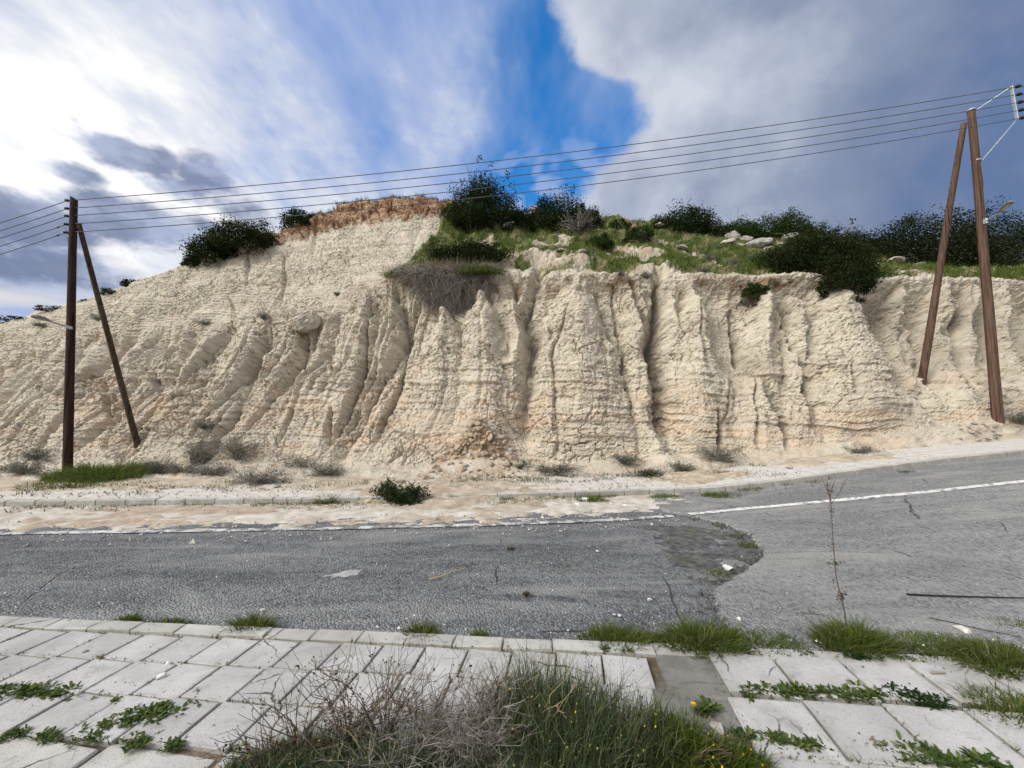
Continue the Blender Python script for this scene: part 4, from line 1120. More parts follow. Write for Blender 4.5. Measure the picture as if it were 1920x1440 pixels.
def clump_points(rx, ry, rz, n, nclump, rg, seed, hollow=.45, flat=.25):
    """leaf positions gathered in clumps over an uneven dome"""
    u = rg.normal(size=(nclump, 3)); u[:, 2] = np.abs(u[:, 2]) * 1.1 - flat * 1.8; u /= np.linalg.norm(u, axis=1, keepdims=True)
    rad = rg.uniform(hollow, 1.0, nclump) ** .6 * (1 + .38 * pnoise(u[:, 0] * 2.2 + seed, u[:, 1] * 2.2 + u[:, 2] * 1.7, seed))
    C = u * rad[:, None]
    k = rg.integers(0, nclump, n); cs = rg.uniform(.12, .30, nclump)
    g = np.clip(rg.normal(size=(n, 3)), -1.5, 1.5) * cs[k][:, None] * .58
    p = C[k] + g
    nf = n // 3; f = rg.normal(size=(nf, 3)); f[:, 2] = np.abs(f[:, 2]) - flat * .6; f /= np.linalg.norm(f, axis=1, keepdims=True); p[:nf] = f * (rg.uniform(.05, .92, nf) ** .45)[:, None]
    cl = rg.uniform(0, 1, nclump)[k]; cl[:nf] *= .4  # inner fill leaves toned down: the crown's shaded core put into colour
    return p * np.array([rx, ry, rz]), C * np.array([rx, ry, rz]), cl

def bush(name, px, py_base, wpx, hpx, label, cat='bush', mat='dark_leaf', n=7000, leaf=.07, group=None, trunk='brown_twig', seed=1, dY=0.0, sprig=0, nclump=70, loc=None, depth=1.0, skirt=.12):
    rg = np.random.default_rng(seed); b = hill_at(px, py_base) if loc is None else np.array(loc, float)
    b = b + np.array([0, dY, 0]); sc = b[1] / F_PX
    rx, rz = wpx * sc / 2 * 1.08, hpx * sc * 1.16; ry = rx * depth; b = b - np.array([0, 0, .14 * rz + .05])
    root = empty(name, b, label, cat, group)
    p, C, cl = clump_points(rx * .95, ry * .95, rz * .66, int(n * 1.75), nclump, rg, seed)
    p[:, 2] = p[:, 2] * 1.05 + rz * .30; C[:, 2] += rz * .30
    if sprig:
        lines = branch_lines(sprig, (0, 0, rz * .45), (rx * .75, ry * .75, rz * .62), rg, 6, .10)
        k = rg.integers(2, 6, n // 5); i = rg.integers(0, sprig, n // 5)
        extra = lines[i, k] + rg.normal(size=(n // 5, 3)) * leaf * .9; p = np.vstack([p, extra]); cl = np.r_[cl, rg.uniform(.2, 1, len(extra))]
    V, Q = leaves(p, leaf * 1.08, rg, .35, .6); me = np_mesh('foliage', V, Q); at = me.attributes.new('clump', 'FLOAT', 'POINT'); at.data.foreach_set('value', np.repeat(cl, 4).astype(np.float32))
    cr = mobj('crown' if cat == 'tree' else 'foliage', me, MATS[mat], root)
    idx = rg.choice(len(C), min(len(C), 26), replace=False)
    w = np.linspace(0, 1, 6)[None, :, None]; st = rg.normal(size=(len(idx), 1, 3)) * np.array([rx, ry, 0]) * .12
    P = st + (C[idx][:, None] - st) * w + rg.normal(size=(len(idx), 6, 3)) * .05 * rx * w; P[:, 0, 2] -= .25
    lines = [P]
    if sprig: lines.append(branch_lines(sprig, (0, 0, rz * .45), (rx * .75, ry * .75, rz * .62), np.random.default_rng(seed), 6, .10))
    twig_part('trunk' if cat == 'tree' else 'stems', lines, .022 + rx * .02, .006, MATS[trunk], root, 4)
    return root

def tuft(name, loc, n, h, spread, label, cat='grass', mat='tuft_grass', seed=1, group=None, width=.006, lean=.6, stretch=1.0, dry=.12):
    rg = np.random.default_rng(seed)
    a = rg.uniform(0, 2 * np.pi, n); r_ = spread * rg.uniform(0, 1, n) ** .6
    base = np.stack([np.cos(a) * r_ * stretch, np.sin(a) * r_ * .7, np.full(n, -.015)], -1)
    hh = h * (.25 + .85 * rg.beta(1.6, 2.0, n)) * (1 - .5 * (r_ / spread) ** 2) * (1 + .5 * pnoise(base[:, 0] / spread * 2.5 + seed, base[:, 1] / spread * 2.5, seed))
    ln = np.stack([np.cos(a), np.sin(a)], -1) * (lean * hh * rg.uniform(.2, 1.2, n))[:, None] + rg.normal(size=(n, 2)) * .28 * h
    V, Q = blades(base, hh, ln, width, rg)
    nd = int(n * dry)
    root = empty(name, loc, label, cat, group)
    mobj('blades', np_mesh('blades', V, Q), MATS[mat], root)
    if nd:
        k = rg.choice(n, nd); V, Q = blades(base[k] * 1.05, hh[k] * .9, ln[k] * 1.3, width * .8, rg)
        mobj('dry_blades', np_mesh('dry_blades', V, Q), MATS['dry_grass'], root)
    return root

def rosette(name, loc, n, size, spread, label, mat='weed_leaf', seed=1, group=None, stretch=(1, .6), rz=0.0, cat='weed', hgt=.05):
    """low broad-leaved weed: leaves fan out from several crowns"""
    rg = np.random.default_rng(seed); nc = max(1, n // 11)
    cx = rg.normal(size=(nc, 2)) * spread * .5 * np.array(stretch)
    ca, sa = math.cos(rz), math.sin(rz); cx = cx @ np.array([[ca, sa], [-sa, ca]])
    k = rg.integers(0, nc, n); a = rg.uniform(0, 2 * np.pi, n); ln = size * rg.uniform(.45, 1.25, n) * rg.uniform(.5, 1.35, nc)[k]; up = rg.uniform(.15, .9, n)
    d = np.stack([np.cos(a), np.sin(a), up], -1); d /= np.linalg.norm(d, axis=1, keepdims=True)
    e = np.stack([-np.sin(a), np.cos(a), 0 * a], -1); b0 = np.c_[cx[k], np.full(n, -.005)] + rg.normal(size=(n, 3)) * [.008, .008, .004]
    wd = ln * rg.uniform(.20, .34, n)
    rows = []
    for q, wq, dz in ((0, .15, 0), (.35, .8, .03), (.7, 1, .02), (1.0, .1, -.10)):
        c = b0 + d * (ln * q)[:, None]; c[:, 2] += dz * ln
        rows.append(np.stack([c - e * (wd * wq * .5)[:, None], c + e * (wd * wq * .5)[:, None]], 1))
    V = np.stack(rows, 1); i = np.arange(n * 8).reshape(n, 4, 2)
    Q = np.stack([i[:, :-1, 0], i[:, :-1, 1], i[:, 1:, 1], i[:, 1:, 0]], -1).reshape(-1, 4)
    o = mobj(name, np_mesh(name, V.reshape(-1, 3), Q), MATS[mat], None, [float(c) for c in loc]); return tag(o, label, cat, group)

def low_shrub(name, loc, rx, rz, label, mat='grey_leaf', n=900, seed=1, group=None, twigs=60, leaf=.03, cat='shrub', tmat='grey_twig', depth=.8):
    rg = np.random.default_rng(seed); root = empty(name, loc, label, cat, group)
    P = branch_lines(twigs, (0, 0, -.03), (rx, rx * depth, rz), rg, 5, .14); F_ = fork(P, 2, rg, .45)
    twig_part('stems', [P, F_], .004 + rx * .006, .0018 + rx * .002, MATS[tmat], root)
    A = np.concatenate([P[:, 2:].reshape(-1, 3), F_[:, 1:].reshape(-1, 3)])
    c = A[rg.integers(0, len(A), n)] + rg.normal(size=(n, 3)) * rx * .06; c[:, 2] = np.maximum(c[:, 2], 0)
    V, Q = leaves(c, leaf, rg, .5, .3); mobj('leaves', np_mesh('leaves', V, Q), MATS[mat], root)
    return root

def rock_mesh(name, rx, ry, rz, seed, n=18, rough=0, sub=0):
    r = random.Random(seed); bm = bmesh.new()
    for _ in range(n):
        v = Vector((r.gauss(0, 1), r.gauss(0, 1), r.gauss(0, 1))).normalized() * r.uniform(.82, 1.05)
        v = Vector((max(-.8, min(.8, v.x)), max(-.85, min(.85, v.y)), max(-.7, min(.75, v.z))))
        bm.verts.new((v.x * rx * 1.2, v.y * ry * 1.2, v.z * rz * 1.2))
    bmesh.ops.convex_hull(bm, input=bm.verts)
    for v in [v for v in bm.verts if not v.link_faces]: bm.verts.remove(v)
    if sub:
        bmesh.ops.subdivide_edges(bm, edges=list(bm.edges), cuts=sub, use_grid_fill=True, smooth=.25)
        for v in bm.verts:
            c = v.co; q = fbm(np.array([c.x / rx * 1.6 + seed]), np.array([c.y / ry * 1.6 + c.z / rz * 1.3]), seed, 4)[0]
            v.co = c * (1 + .16 * q + .05 * r.uniform(-1, 1) * rough)
    else:
        bmesh.ops.bevel(bm, geom=list(bm.edges), offset=min(rx, ry, rz) * .06, segments=1, affect='EDGES')
    me = bpy.data.meshes.new(name); bm.to_mesh(me); bm.free(); return me
def rock(px, py, wpx, hpx, label, mat='grey_rock', seed=1, name='boulder', cat='rock', sub=3, loc=None, group=None, rot=None, sink=.25, depth=.8):
    b = hill_at(px, py) if loc is None else np.array(loc, float); sc = b[1] / F_PX * .88
    rx, rz = wpx * sc / 2, hpx * sc / 2
    o = mobj(name, rock_mesh(name, rx, max(rx * depth, rz), rz, seed, 16 + 2 * sub, 1, sub), MATS[mat])
    o.location = (b[0], b[1], b[2] + rz * (1 - 2 * sink)); o.rotation_euler = rot or (0, random.uniform(-.2, .2), random.uniform(0, 1))
    return tag(o, label, cat, group)

# ------------------------------------------------------------------ bushes and trees on the hill
bush('bush', 455, 474, 128, 66, 'broad dark bush sprawling down the left shoulder of the hill', n=10000, leaf=.075, seed=11, nclump=100, dY=.25)
bush('bush', 398, 490, 92, 50, 'dark bush below and left of the broad one on the left shoulder', n=6500, leaf=.07, seed=12, nclump=70, dY=.2)
bush('bush', 360, 498, 40, 22, 'small dark bush lowest of three on the left shoulder', n=1800, leaf=.06, seed=19, nclump=26, dY=.15)
bush('bush', 560, 428, 72, 40, 'small rounded dark bush alone on the ridge left of the red summit', n=4200, leaf=.07, seed=13, nclump=46, dY=.3)
bush('bush', 241, 532, 40, 18, 'little dark bush on the ridge right of the left pole strut', n=1200, leaf=.06, seed=14, nclump=18, dY=.2)
bush('bush', 206, 552, 44, 14, 'low flat scrub on the ridge at the left pole strut', mat='olive_leaf', n=1000, leaf=.06, seed=15, nclump=18, dY=.2)
bush('bush', 152, 560, 26, 12, 'tiny scrub on the ridge between the left pole and its strut', mat='olive_leaf', n=600, leaf=.05, seed=16, nclump=10, dY=.2)
bush('bush', 100, 580, 60, 12, 'low straggly scrub on the ridge just left of the left pole', mat='olive_leaf', n=800, leaf=.05, seed=17, nclump=16, dY=.2)
bush('bush', 22, 602, 60, 14, 'thin scrub on the ridge at the left edge', mat='olive_leaf', n=800, leaf=.05, seed=18, nclump=16, dY=.2)
bush('bush', 905, 428, 140, 116, 'tall dark bush with loose leafy top beside the red summit', n=13000, leaf=.085, seed=21, nclump=110, sprig=26, dY=.9)
bush('bush', 880, 432, 96, 64, 'dark lower bush at the left foot of the tall summit bush', n=5000, leaf=.075, seed=22, nclump=60, dY=.2)
bush('bush', 1048, 430, 142, 88, 'large rounded dark bush right of the tall summit bush', n=13000, leaf=.08, seed=23, nclump=110, dY=1.2)
bush('bush', 1105, 436, 74, 62, 'dark bush sloping off at the right of the large rounded bush', n=5000, leaf=.075, seed=24, nclump=56, dY=.8)
bush('bush', 968, 434, 70, 48, 'dark bush between the two big summit bushes', n=3800, leaf=.075, seed=25, nclump=46, dY=.5)
bush('bush', 878, 494, 166, 46, 'dense dark evergreen shrub on the ledge above the dead brush', n=11000, leaf=.06, seed=26, nclump=100, dY=.25, depth=.6)
bush('bush', 1126, 462, 56, 32, 'dark green bush low on the grassy slope below the summit', mat='green_leaf', n=2600, leaf=.06, seed=27, nclump=34)
bush('bush', 1196, 456, 60, 30, 'bright green bush on the grass right of the dark green one', mat='green_leaf', n=2600, leaf=.06, seed=28, nclump=34)
bush('bush', 1160, 436, 50, 22, 'small green scrub under the red bank', mat='green_leaf', n=1500, leaf=.06, seed=29, nclump=24)
bush('bush', 1300, 440, 142, 70, 'broad dark bush on the skyline right of the red bank', n=12000, leaf=.085, seed=31, nclump=110, dY=1.0)
bush('bush', 1250, 436, 50, 38, 'thin twiggy bush at the left end of the skyline hedge', mat='olive_leaf', n=1600, leaf=.07, seed=32, nclump=26, sprig=20, dY=.8)
bush('bush', 1398, 446, 90, 46, 'green bush on the skyline above the boulders', mat='green_leaf', n=5500, leaf=.08, seed=33, nclump=60, dY=.6)
bush('bush', 1478, 452, 104, 58, 'feathery green bush on the skyline, right of the boulders', mat='green_leaf', n=6500, leaf=.08, seed=34, nclump=66, dY=.5, sprig=14)
bush('bush', 1548, 458, 54, 54, 'dark bush with an open twiggy top on the skyline', mat='dark_leaf', n=3000, leaf=.08, seed=35, nclump=40, dY=.8, sprig=22)
bush('bush', 1622, 476, 80, 60, 'round dark bush on the skyline left of the right pole strut', n=6500, leaf=.08, seed=36, nclump=60, dY=.9)
bush('bush', 1676, 482, 64, 54, 'black green bush beside the big right tree', n=5000, leaf=.08, seed=37, nclump=50, dY=.9)
bush('bush', 1545, 512, 214, 92, 'large sprawling olive shrub overhanging the cliff edge', mat='olive_leaf', n=19000, leaf=.06, seed=41, nclump=150, dY=.15, sprig=40, depth=.55)
bush('bush', 1580, 546, 104, 56, 'dark hanging tip of foliage drooping over the cliff face', mat='olive_leaf', n=6500, leaf=.055, seed=42, nclump=60, dY=-.12, depth=.4)
bush('bush', 1462, 500, 96, 34, 'low green skirt of shrub left of the overhanging one', mat='green_leaf', n=4500, leaf=.055, seed=43, nclump=50, dY=.1, depth=.5)
bush('olive_tree', 1800, 505, 190, 128, 'wide dark evergreen tree behind the right power pole', 'tree', 'tree_leaf', 22000, .085, seed=44, nclump=150, dY=1.6)
bush('olive_tree', 1935, 505, 170, 128, 'dark evergreen tree cut by the right edge of the picture', 'tree', 'tree_leaf', 16000, .085, seed=45, nclump=110, dY=1.3)
bush('olive_tree', 2150, 512, 260, 100, 'dark evergreen tree further right along the skyline', 'tree', 'tree_leaf', 7000, .10, seed=46, nclump=90, dY=1.3)
bush('bush', 1420, 545, 52, 26, 'small green bush clinging under the cliff edge', mat='green_leaf', n=1800, leaf=.05, seed=47, nclump=26, dY=-.15, depth=.6)

# twiggy brown shrub in front of the summit bushes
def twig_shrub(name, loc, rx, rz, n, label, mat='brown_twig', seed=1, r0=.012, depth=.8, forks=3, cat='shrub', lv=None):
    rg = np.random.default_rng(seed); root = empty(name, loc, label, cat)
    P = branch_lines(n, (0, 0, -.05), (rx, rx * depth, rz), rg, 6, .12); F1 = fork(P, forks, rg, .5); F2 = fork(F1, 1, rg, .5)
    twig_part('twigs', [P, F1, F2], r0, r0 * .28, MATS[mat], root)
    if lv:
        A = F1.reshape(-1, 3); c = A[rg.integers(0, len(A), lv[1])] + rg.normal(size=(lv[1], 3)) * .02
        V, Q = leaves(c, lv[2], rg); mobj('leaves', np_mesh('leaves', V, Q), MATS[lv[0]], root)
    return root
b = hill_at(1085, 445); twig_shrub('bare_shrub', b, .95, 1.1, 70, 'half bare brownish shrub in front of the summit bushes', 'grey_twig', 51, .016, lv=('olive_leaf', 2200, .05))
b = hill_at(1128, 418); twig_shrub('bare_shrub', b, .55, 1.15, 14, 'thin leafless shrub showing against the white cloud', 'grey_twig', 52, .012)
b = hill_at(1390, 445) + (0, .8, 0); twig_shrub('bare_shrub', b, .7, 1.6, 14, 'bare twigs sticking up from the skyline hedge', 'brown_twig', 53, .012)
b = hill_at(1555, 500) + (0, -.55, -.1); twig_shrub('dead_branches', b, 1.0, .75, 20, 'bleached dead branches caught in the overhanging shrub', 'grey_twig', 54, .014, cat='branches')
b = hill_at(1412, 556) + (0, -.1, 0); twig_shrub('dead_branches', b, .5, .35, 22, 'tangle of grey dead branches hanging at the cliff edge', 'grey_twig', 55, .013, cat='branches')

# dead hanging brush in the middle
def hanging_brush():
    rg = np.random.default_rng(61); b = hill_at(850, 520); b = b + np.array([0, -.25, .1])
    root = empty('dead_brush', b, 'grey dead brush spilling over the cliff edge in the middle', 'brush')
    n = 1300; x0 = rg.normal(size=n) * .78; x0 = np.clip(x0, -1.9, 1.75); hang = (1 - (np.abs(x0 + .05) / 2.0) ** 2)
    L_ = rg.uniform(.3, 1.9, n) * hang; K = 7; w = np.linspace(0, 1, K)
    P = np.zeros((n, K, 3)); up = rg.uniform(0, .45, n); out = rg.uniform(.1, .55, n)
    for k, q in enumerate(w):
        P[:, k, 0] = x0 + rg.normal(size=n) * .05 * q + (rg.normal(size=n) * .25) * q
        P[:, k, 1] = .25 - out * math.sin(q * 2.2) - .06 * q + rg.normal(size=n) * .03
        P[:, k, 2] = up * math.sin(q * 3.0) - L_ * q ** 2 + rg.normal(size=n) * .025
    F1 = fork(P, 2, rg, .35)
    twig_part('twigs', [P, F1], .0085, .0035, MATS['grey_twig'], root)
    n = 1800; base = np.stack([rg.normal(size=n) * .75 - .3, rg.uniform(0, .7, n), rg.uniform(0, .22, n)], -1); hh = rg.uniform(.3, .75, n)
    V, Q = blades(base, hh, rg.normal(size=(n, 2)) * .16, .010, rg); mobj('stalks', np_mesh('stalks', V, Q), MATS['dry_grass'], root)
hanging_brush()
b = hill_at(900, 518) + (0, -.02, .05); tuft('grass_tuft', b, 1900, .55, .85, 'bright green grass growing through the dead brush', mat='grass', seed=62, width=.016, stretch=1.0)
b = hill_at(748, 520) + (0, -.05, .02); tuft('grass_tuft', b, 900, .35, .6, 'dull green grass left of the dead brush', mat='grass', seed=63, width=.014)

# ------------------------------------------------------------------ grass on the slope
def slope_grass():
    rg = np.random.default_rng(71); M = (HGRASS > .35) & (HLV > 2.0) & (HLV < 4.03) & (HS > 780) & (HS < 2000)
    ii, jj = np.nonzero(M); n = 82000
    wgt = HGRASS[ii, jj] * (.35 + sstep(-.1, .25, fbm(HP[ii, jj, 0] * 1.3, HP[ii, jj, 1] * 1.3, 77, 3))); wgt /= wgt.sum()
    k = rg.choice(len(ii), n, p=wgt); base = HP[ii[k], jj[k]] + rg.normal(size=(n, 3)) * [.05, .09, 0]
    hgt = rg.uniform(.06, .22, n) * (.5 + sstep(-.2, .3, fbm(base[:, 0] * .9, base[:, 1] * .9, 79, 3)))
    base[:, 2] -= .03
    V, Q = blades(base, hgt, rg.normal(size=(n, 2)) * .05, .020, rg, 1)
    o = mobj('slope_grass', np_mesh('slope_grass', V, Q), MATS['grass'])
    tag(o, 'short green grass covering the slope above the cliff', 'grass', kind='stuff')
    # crest grass on the summit
    M = (np.abs(HLV - 3.99) < .03) & (HS > 590) & (HS < 880); ii, jj = np.nonzero(M); n = 5000
    k = rg.integers(0, len(ii), n); base = HP[ii[k], jj[k]] + rg.normal(size=(n, 3)) * [.05, .1, 0]
    V, Q = blades(base, rg.uniform(.06, .26, n), rg.normal(size=(n, 2)) * .06, .018, rg, 1)
    o = mobj('crest_grass', np_mesh('crest_grass', V, Q), MATS['tuft_grass']); tag(o, 'thin grass along the red summit', 'grass', kind='stuff')
slope_grass()

# ------------------------------------------------------------------ boulders
for px, py, w, h, mt, lb in (
    (1372, 452, 34, 24, 'grey_rock', 'squarish pale boulder, highest of the group on the grass'),
    (1399, 457, 26, 18, 'grey_rock', 'small pale boulder right beside the squarish one'),
    (1368, 466, 44, 20, 'pale_rock', 'brownish slanting boulder below the squarish one'),
    (1420, 471, 66, 28, 'grey_rock', 'long pale slab boulder, largest of the group on the grass'),
    (1440, 480, 30, 14, 'pale_rock', 'low tan rock in front of the long slab boulder'),
    (1480, 458, 42, 20, 'grey_rock', 'pale boulder half hidden by the overhanging shrub'),
    (1700, 492, 44, 28, 'pale_rock', 'pinkish boulder on the grass left of the right pole strut'),
    (1676, 497, 34, 12, 'pale_rock', 'flat rock left of the pinkish boulder'),
    (1722, 500, 28, 8, 'grey_rock', 'flat white rock below the pinkish boulder'),
    (1003, 404, 26, 26, 'grey_rock', 'pointed grey rock between the two big summit bushes'),
    (955, 432, 32, 18, 'grey_rock', 'pale rock at the foot of the tall summit bush'),
    (1026, 416, 18, 10, 'grey_rock', 'small pale rock under the large rounded bush'),
    (1213, 440, 30, 10, 'grey_rock', 'thin pale slab on the grass under the red bank'),
    (1278, 473, 24, 9, 'grey_rock', 'flat white rock in the grass left of the boulder group'),
    (1293, 484, 24, 8, 'grey_rock', 'low white rock nearest the cliff edge in the grass'),
    (1236, 430, 34, 10, 'pale_rock', 'broken pale ledge under the skyline hedge'),
    (1290, 450, 12, 8, 'grey_rock', 'small round stone in the grass under the skyline hedge'),
    (1052, 476, 26, 8, 'pale_rock', 'flat stone on the bare patch above the cliff'),
    (1090, 486, 20, 8, 'pale_rock', 'small stone on the bare patch above the cliff')):
    rock(px, py, w, h, lb, mt, seed=px, sub=2)
o = rock(574, 606, 74, 40, 'pale slab of rock jutting from the fluted slope', 'pale_rock', 574, sub=3, rot=(.1, -.32, .1), sink=.2, depth=.7)
o.location.y -= .15

# ------------------------------------------------------------------ rubble heap at the foot
def rubble():
    rg = random.Random(81); ms = [rock_mesh('rubble_stone', 1, .85, .7, 900 + i, 15) for i in range(10)]
    pm = [m.copy() for m in ms]
    n = 0
    while n < 215:
        px = rg.gauss(900, 56); py = 785 + 128 * rg.random() ** .75
        if abs(px - (920 - (py - 795) * .28)) > (py - 762) * .68: continue
        b = hill_at(px, py); ch = rg.choice((6, 6, 7, 8, 9, 10, 12, 15, 19)); s_ = ch * b[1] / F_PX / 2
        red = rg.random() < .85
        me = rg.choice(pm if red else ms)
        o = mobj('rubble_stone', me, MATS['tan_rock'] if red else MATS['pale_rock']); o.scale = (s_, s_, s_)
        o.location = (b[0], b[1] - .02, b[2] + s_ * .25); o.rotation_euler = (rg.uniform(-.6, .6), rg.uniform(-.6, .6), rg.uniform(0, 6))
        zone = 'near the top' if py < 815 else ('in the middle' if py < 860 else 'at the bottom'); side = 'left side' if px < 890 else ('right side' if px > 925 else 'centre')
        tag(o, f"{'large' if ch > 15 else ('small' if ch < 10 else 'fist sized')} {'reddish tan' if red else 'pale grey'} stone {zone}, {side} of the rubble heap", 'stone', 'stones of the rubble heap'); n += 1
    for k in range(14):
        px, py = rg.gauss(1252, 14), rg.uniform(800, 868); b = hill_at(px, py); s_ = rg.choice((5, 6, 8)) * b[1] / F_PX / 2
        o = mobj('rubble_stone', rg.choice(ms), MATS['pale_rock']); o.scale = (s_,) * 3; o.location = (b[0], b[1] - .02, b[2] + s_ * .3); o.rotation_euler = (rg.uniform(-.6, .6), 0, rg.uniform(0, 6))
        tag(o, 'pale stone lodged in the deep gully right of the middle', 'stone', 'stones in the deep gully')
    for k in range(34):
        px, py = rg.uniform(1780, 1915), 0; py = rg.uniform(790, 835) - (px - 1850) * .1; b = hill_at(px, py); s_ = rg.choice((6, 8, 10, 13)) * b[1] / F_PX / 2
        o = mobj('rubble_stone', rg.choice(ms), MATS['pale_rock']); o.scale = (s_, s_, s_ * .6); o.location = (b[0], b[1] - .02, b[2] + s_ * .2); o.rotation_euler = (rg.uniform(-.4, .4), 0, rg.uniform(0, 6))
        tag(o, 'flat pale stone in the debris around the right pole base', 'stone', 'stones at the right pole base')
rubble()
def scree():
    """small crumbs lying along the foot, on the far pavement and on the sandy road edge"""
    rg = np.random.default_rng(83); n = 7000
    t4 = np.array([[1, 0, -.5], [-.6, .9, -.5], [-.6, -.9, -.5], [0, 0, .8]]); f4 = np.array([[0, 1, 3], [1, 2, 3], [2, 0, 3]])
    ii = rg.integers(0, len(PXS), n * 3); ok = (PXS[ii] > -80) & (PXS[ii] < 2000); ii = ii[ok][:n]; n = len(ii)
    jj = (rg.uniform(0, 1, n) ** 1.4 * (NA + 14)).astype(int); pos = HP[ii, jj] + rg.normal(size=(n, 3)) * [.05, .05, 0]
    far = rg.random(n) < .45
    xf = rg.uniform(-9, 10, n); yf = far_y(xf) + rg.uniform(.15, 1.9, n); zf = zg(xf, yf) + .12
    pos = np.where(far[:, None], np.stack([xf, yf, zf], -1), pos)
    on_sand = rg.random(n) < .34; xs_ = rg.uniform(-9, 2.6, n); ys_ = far_y(xs_) - rg.uniform(.05, 2.1, n) ** 1.0; pos = np.where(on_sand[:, None], np.stack([xs_, ys_, zg(xs_, ys_) + .012], -1), pos)
    s_ = rg.lognormal(-4.35, .55, n) * np.where(on_sand, .62, 1); a = rg.uniform(0, 6.28, n)
    R3 = np.stack([np.stack([np.cos(a), -np.sin(a), 0 * a], -1), np.stack([np.sin(a), np.cos(a), 0 * a], -1), np.stack([0 * a, 0 * a, 1 + 0 * a], -1)], 1)
    V = np.einsum('nij,kj->nki', R3, t4) * s_[:, None, None] + pos[:, None]
    Fq = (np.arange(n)[:, None, None] * 4 + f4[None]).reshape(-1, 3)
    o = mobj('scree', np_mesh('scree', V.reshape(-1, 3), Fq), MATS['pale_rock']); tag(o, 'crumbs of marl scattered along the cliff foot', 'scree', kind='stuff')
    n = 1000; x = rg.uniform(-8, 9, n); y = near_y(x) + .05 + rg.uniform(0, 1, n) ** 1.8 * 3.6; near = rg.random(n) < .35
    y = np.where(near, near_y(x) + rg.exponential(.22, n) + .03, y)
    z = zg(x, y) + np.where(x > 1.9, .022, -.004); s_ = rg.lognormal(-5.35, .45, n)
    V = np.einsum('nij,kj->nki', R3[:n], t4) * s_[:, None, None] + np.stack([x, y, z], -1)[:, None]
    Fq = (np.arange(n)[:, None, None] * 4 + f4[None]).reshape(-1, 3)
    o = mobj('road_grit', np_mesh('road_grit', V.reshape(-1, 3), Fq), MATS['white_stone']); tag(o, 'pale grit scattered over the asphalt', 'grit', kind='stuff')
scree()
def edge_crumbs():
    rg = np.random.default_rng(87); ed = np.array([ground_hit(*p)[:2] for p in ((1300, 968), (1350, 980), (1395, 996), (1432, 1030), (1425, 1060), (1375, 1083), (1345, 1105), (1350, 1140), (1372, 1185))])
    L = smooth_line(ed, 300); n = 900; k = rg.integers(0, 300, n); p = L[k] + rg.normal(size=(n, 2)) * np.array([.09, .07]) - [.04, 0]
    t4 = np.array([[1, 0, -.4], [-.6, .9, -.4], [-.6, -.9, -.4], [0, 0, .8]]); f4 = np.array([[0, 1, 3], [1, 2, 3], [2, 0, 3]]); a = rg.uniform(0, 6.28, n)
    R3 = np.stack([np.stack([np.cos(a), -np.sin(a), 0 * a], -1), np.stack([np.sin(a), np.cos(a), 0 * a], -1), np.stack([0 * a, 0 * a, 1 + 0 * a], -1)], 1)
    V = np.einsum('nij,kj->nki', R3, t4) * rg.lognormal(-4.75, .55, n)[:, None, None] + np.c_[p, zg(p[:, 0], p[:, 1]) + .006][:, None]
    o = mobj('asphalt_crumbs', np_mesh('asphalt_crumbs', V.reshape(-1, 3), (np.arange(n)[:, None, None] * 4 + f4[None]).reshape(-1, 3)), MATS['dark_gravel']); tag(o, 'dark crumbs along the broken asphalt edge', 'grit', kind='stuff')
edge_crumbs()
def loose(px, py, wpx, label, mat='white_stone', seed=1, dz=0.0, name='stone', flat=.6):
    b = ground_hit(px, py); s_ = wpx * b[1] / F_PX / 2
    o = mobj(name, rock_mesh(name, s_, s_ * .8, s_ * flat, seed, 13), MATS[mat]); o.location = (b[0], b[1], b[2] + dz + s_ * flat * .45); o.rotation_euler = (0, 0, seed)
    tag(o, label, 'stone')
for px, py, w, lb in ((1804, 1188, 26, 'white stone on the grass strip at the right kerb'), (1364, 1070, 18, 'pale stone by the broken asphalt edge'), (1098, 940, 20, 'angular pale rock on the sand below the far kerb'),
    (1083, 948, 12, 'small pale rock left of the angular one below the far kerb'), (1145, 946, 9, 'small white stone right of the angular rock'), (1173, 950, 12, 'pale stone at the end of the sand, near the patch edge'),
    (1152, 1154, 8, 'left one of two white pebbles above the kerb grass'), (1162, 1155, 8, 'right one of two white pebbles above the kerb grass'), (1384, 1168, 14, 'cream stone beside the tallest kerb grass clump'),
    (1218, 1126, 10, 'white pebble on the dark asphalt above the middle grass clump'), (1120, 1034, 7, 'lone white pebble in the middle of the dark road'), (492, 1144, 8, 'white pebble behind the left kerb grass tuft'),
    (640, 1190, 0, '')):
    if w: loose(px, py, w, lb, seed=px % 97, dz=.02 if px > 1330 else 0)
for px, py, w, lb in ((302, 1271, 16, 'yellowish stone on the left paving'), (314, 1246, 12, 'white stone on the paving joint at left'), (160, 1224, 11, 'dark grey stone on the left paving near the kerb'), (337, 1205, 10, 'dark grey stone beside the kerb weed at left')):
    loose(px, py, w, lb, 'white_stone' if 'grey' not in lb else 'grey_rock', px % 91, .0)
for px, py, w, h, lb in ((1493, 822, 22, 12, 'tan stone at the cliff foot near the right debris'), (1480, 878, 16, 8, 'pale stone on the far pavement at right'), (605, 870, 14, 8, 'pale stone on the far pavement left of the middle'), (520, 914, 16, 7, 'small pale stone at the edge of the far pavement')):
    rock(px, py, w, h, lb, 'pale_rock', px, 'stone', 'stone', 0, loc=ground_hit(px, py, .12))

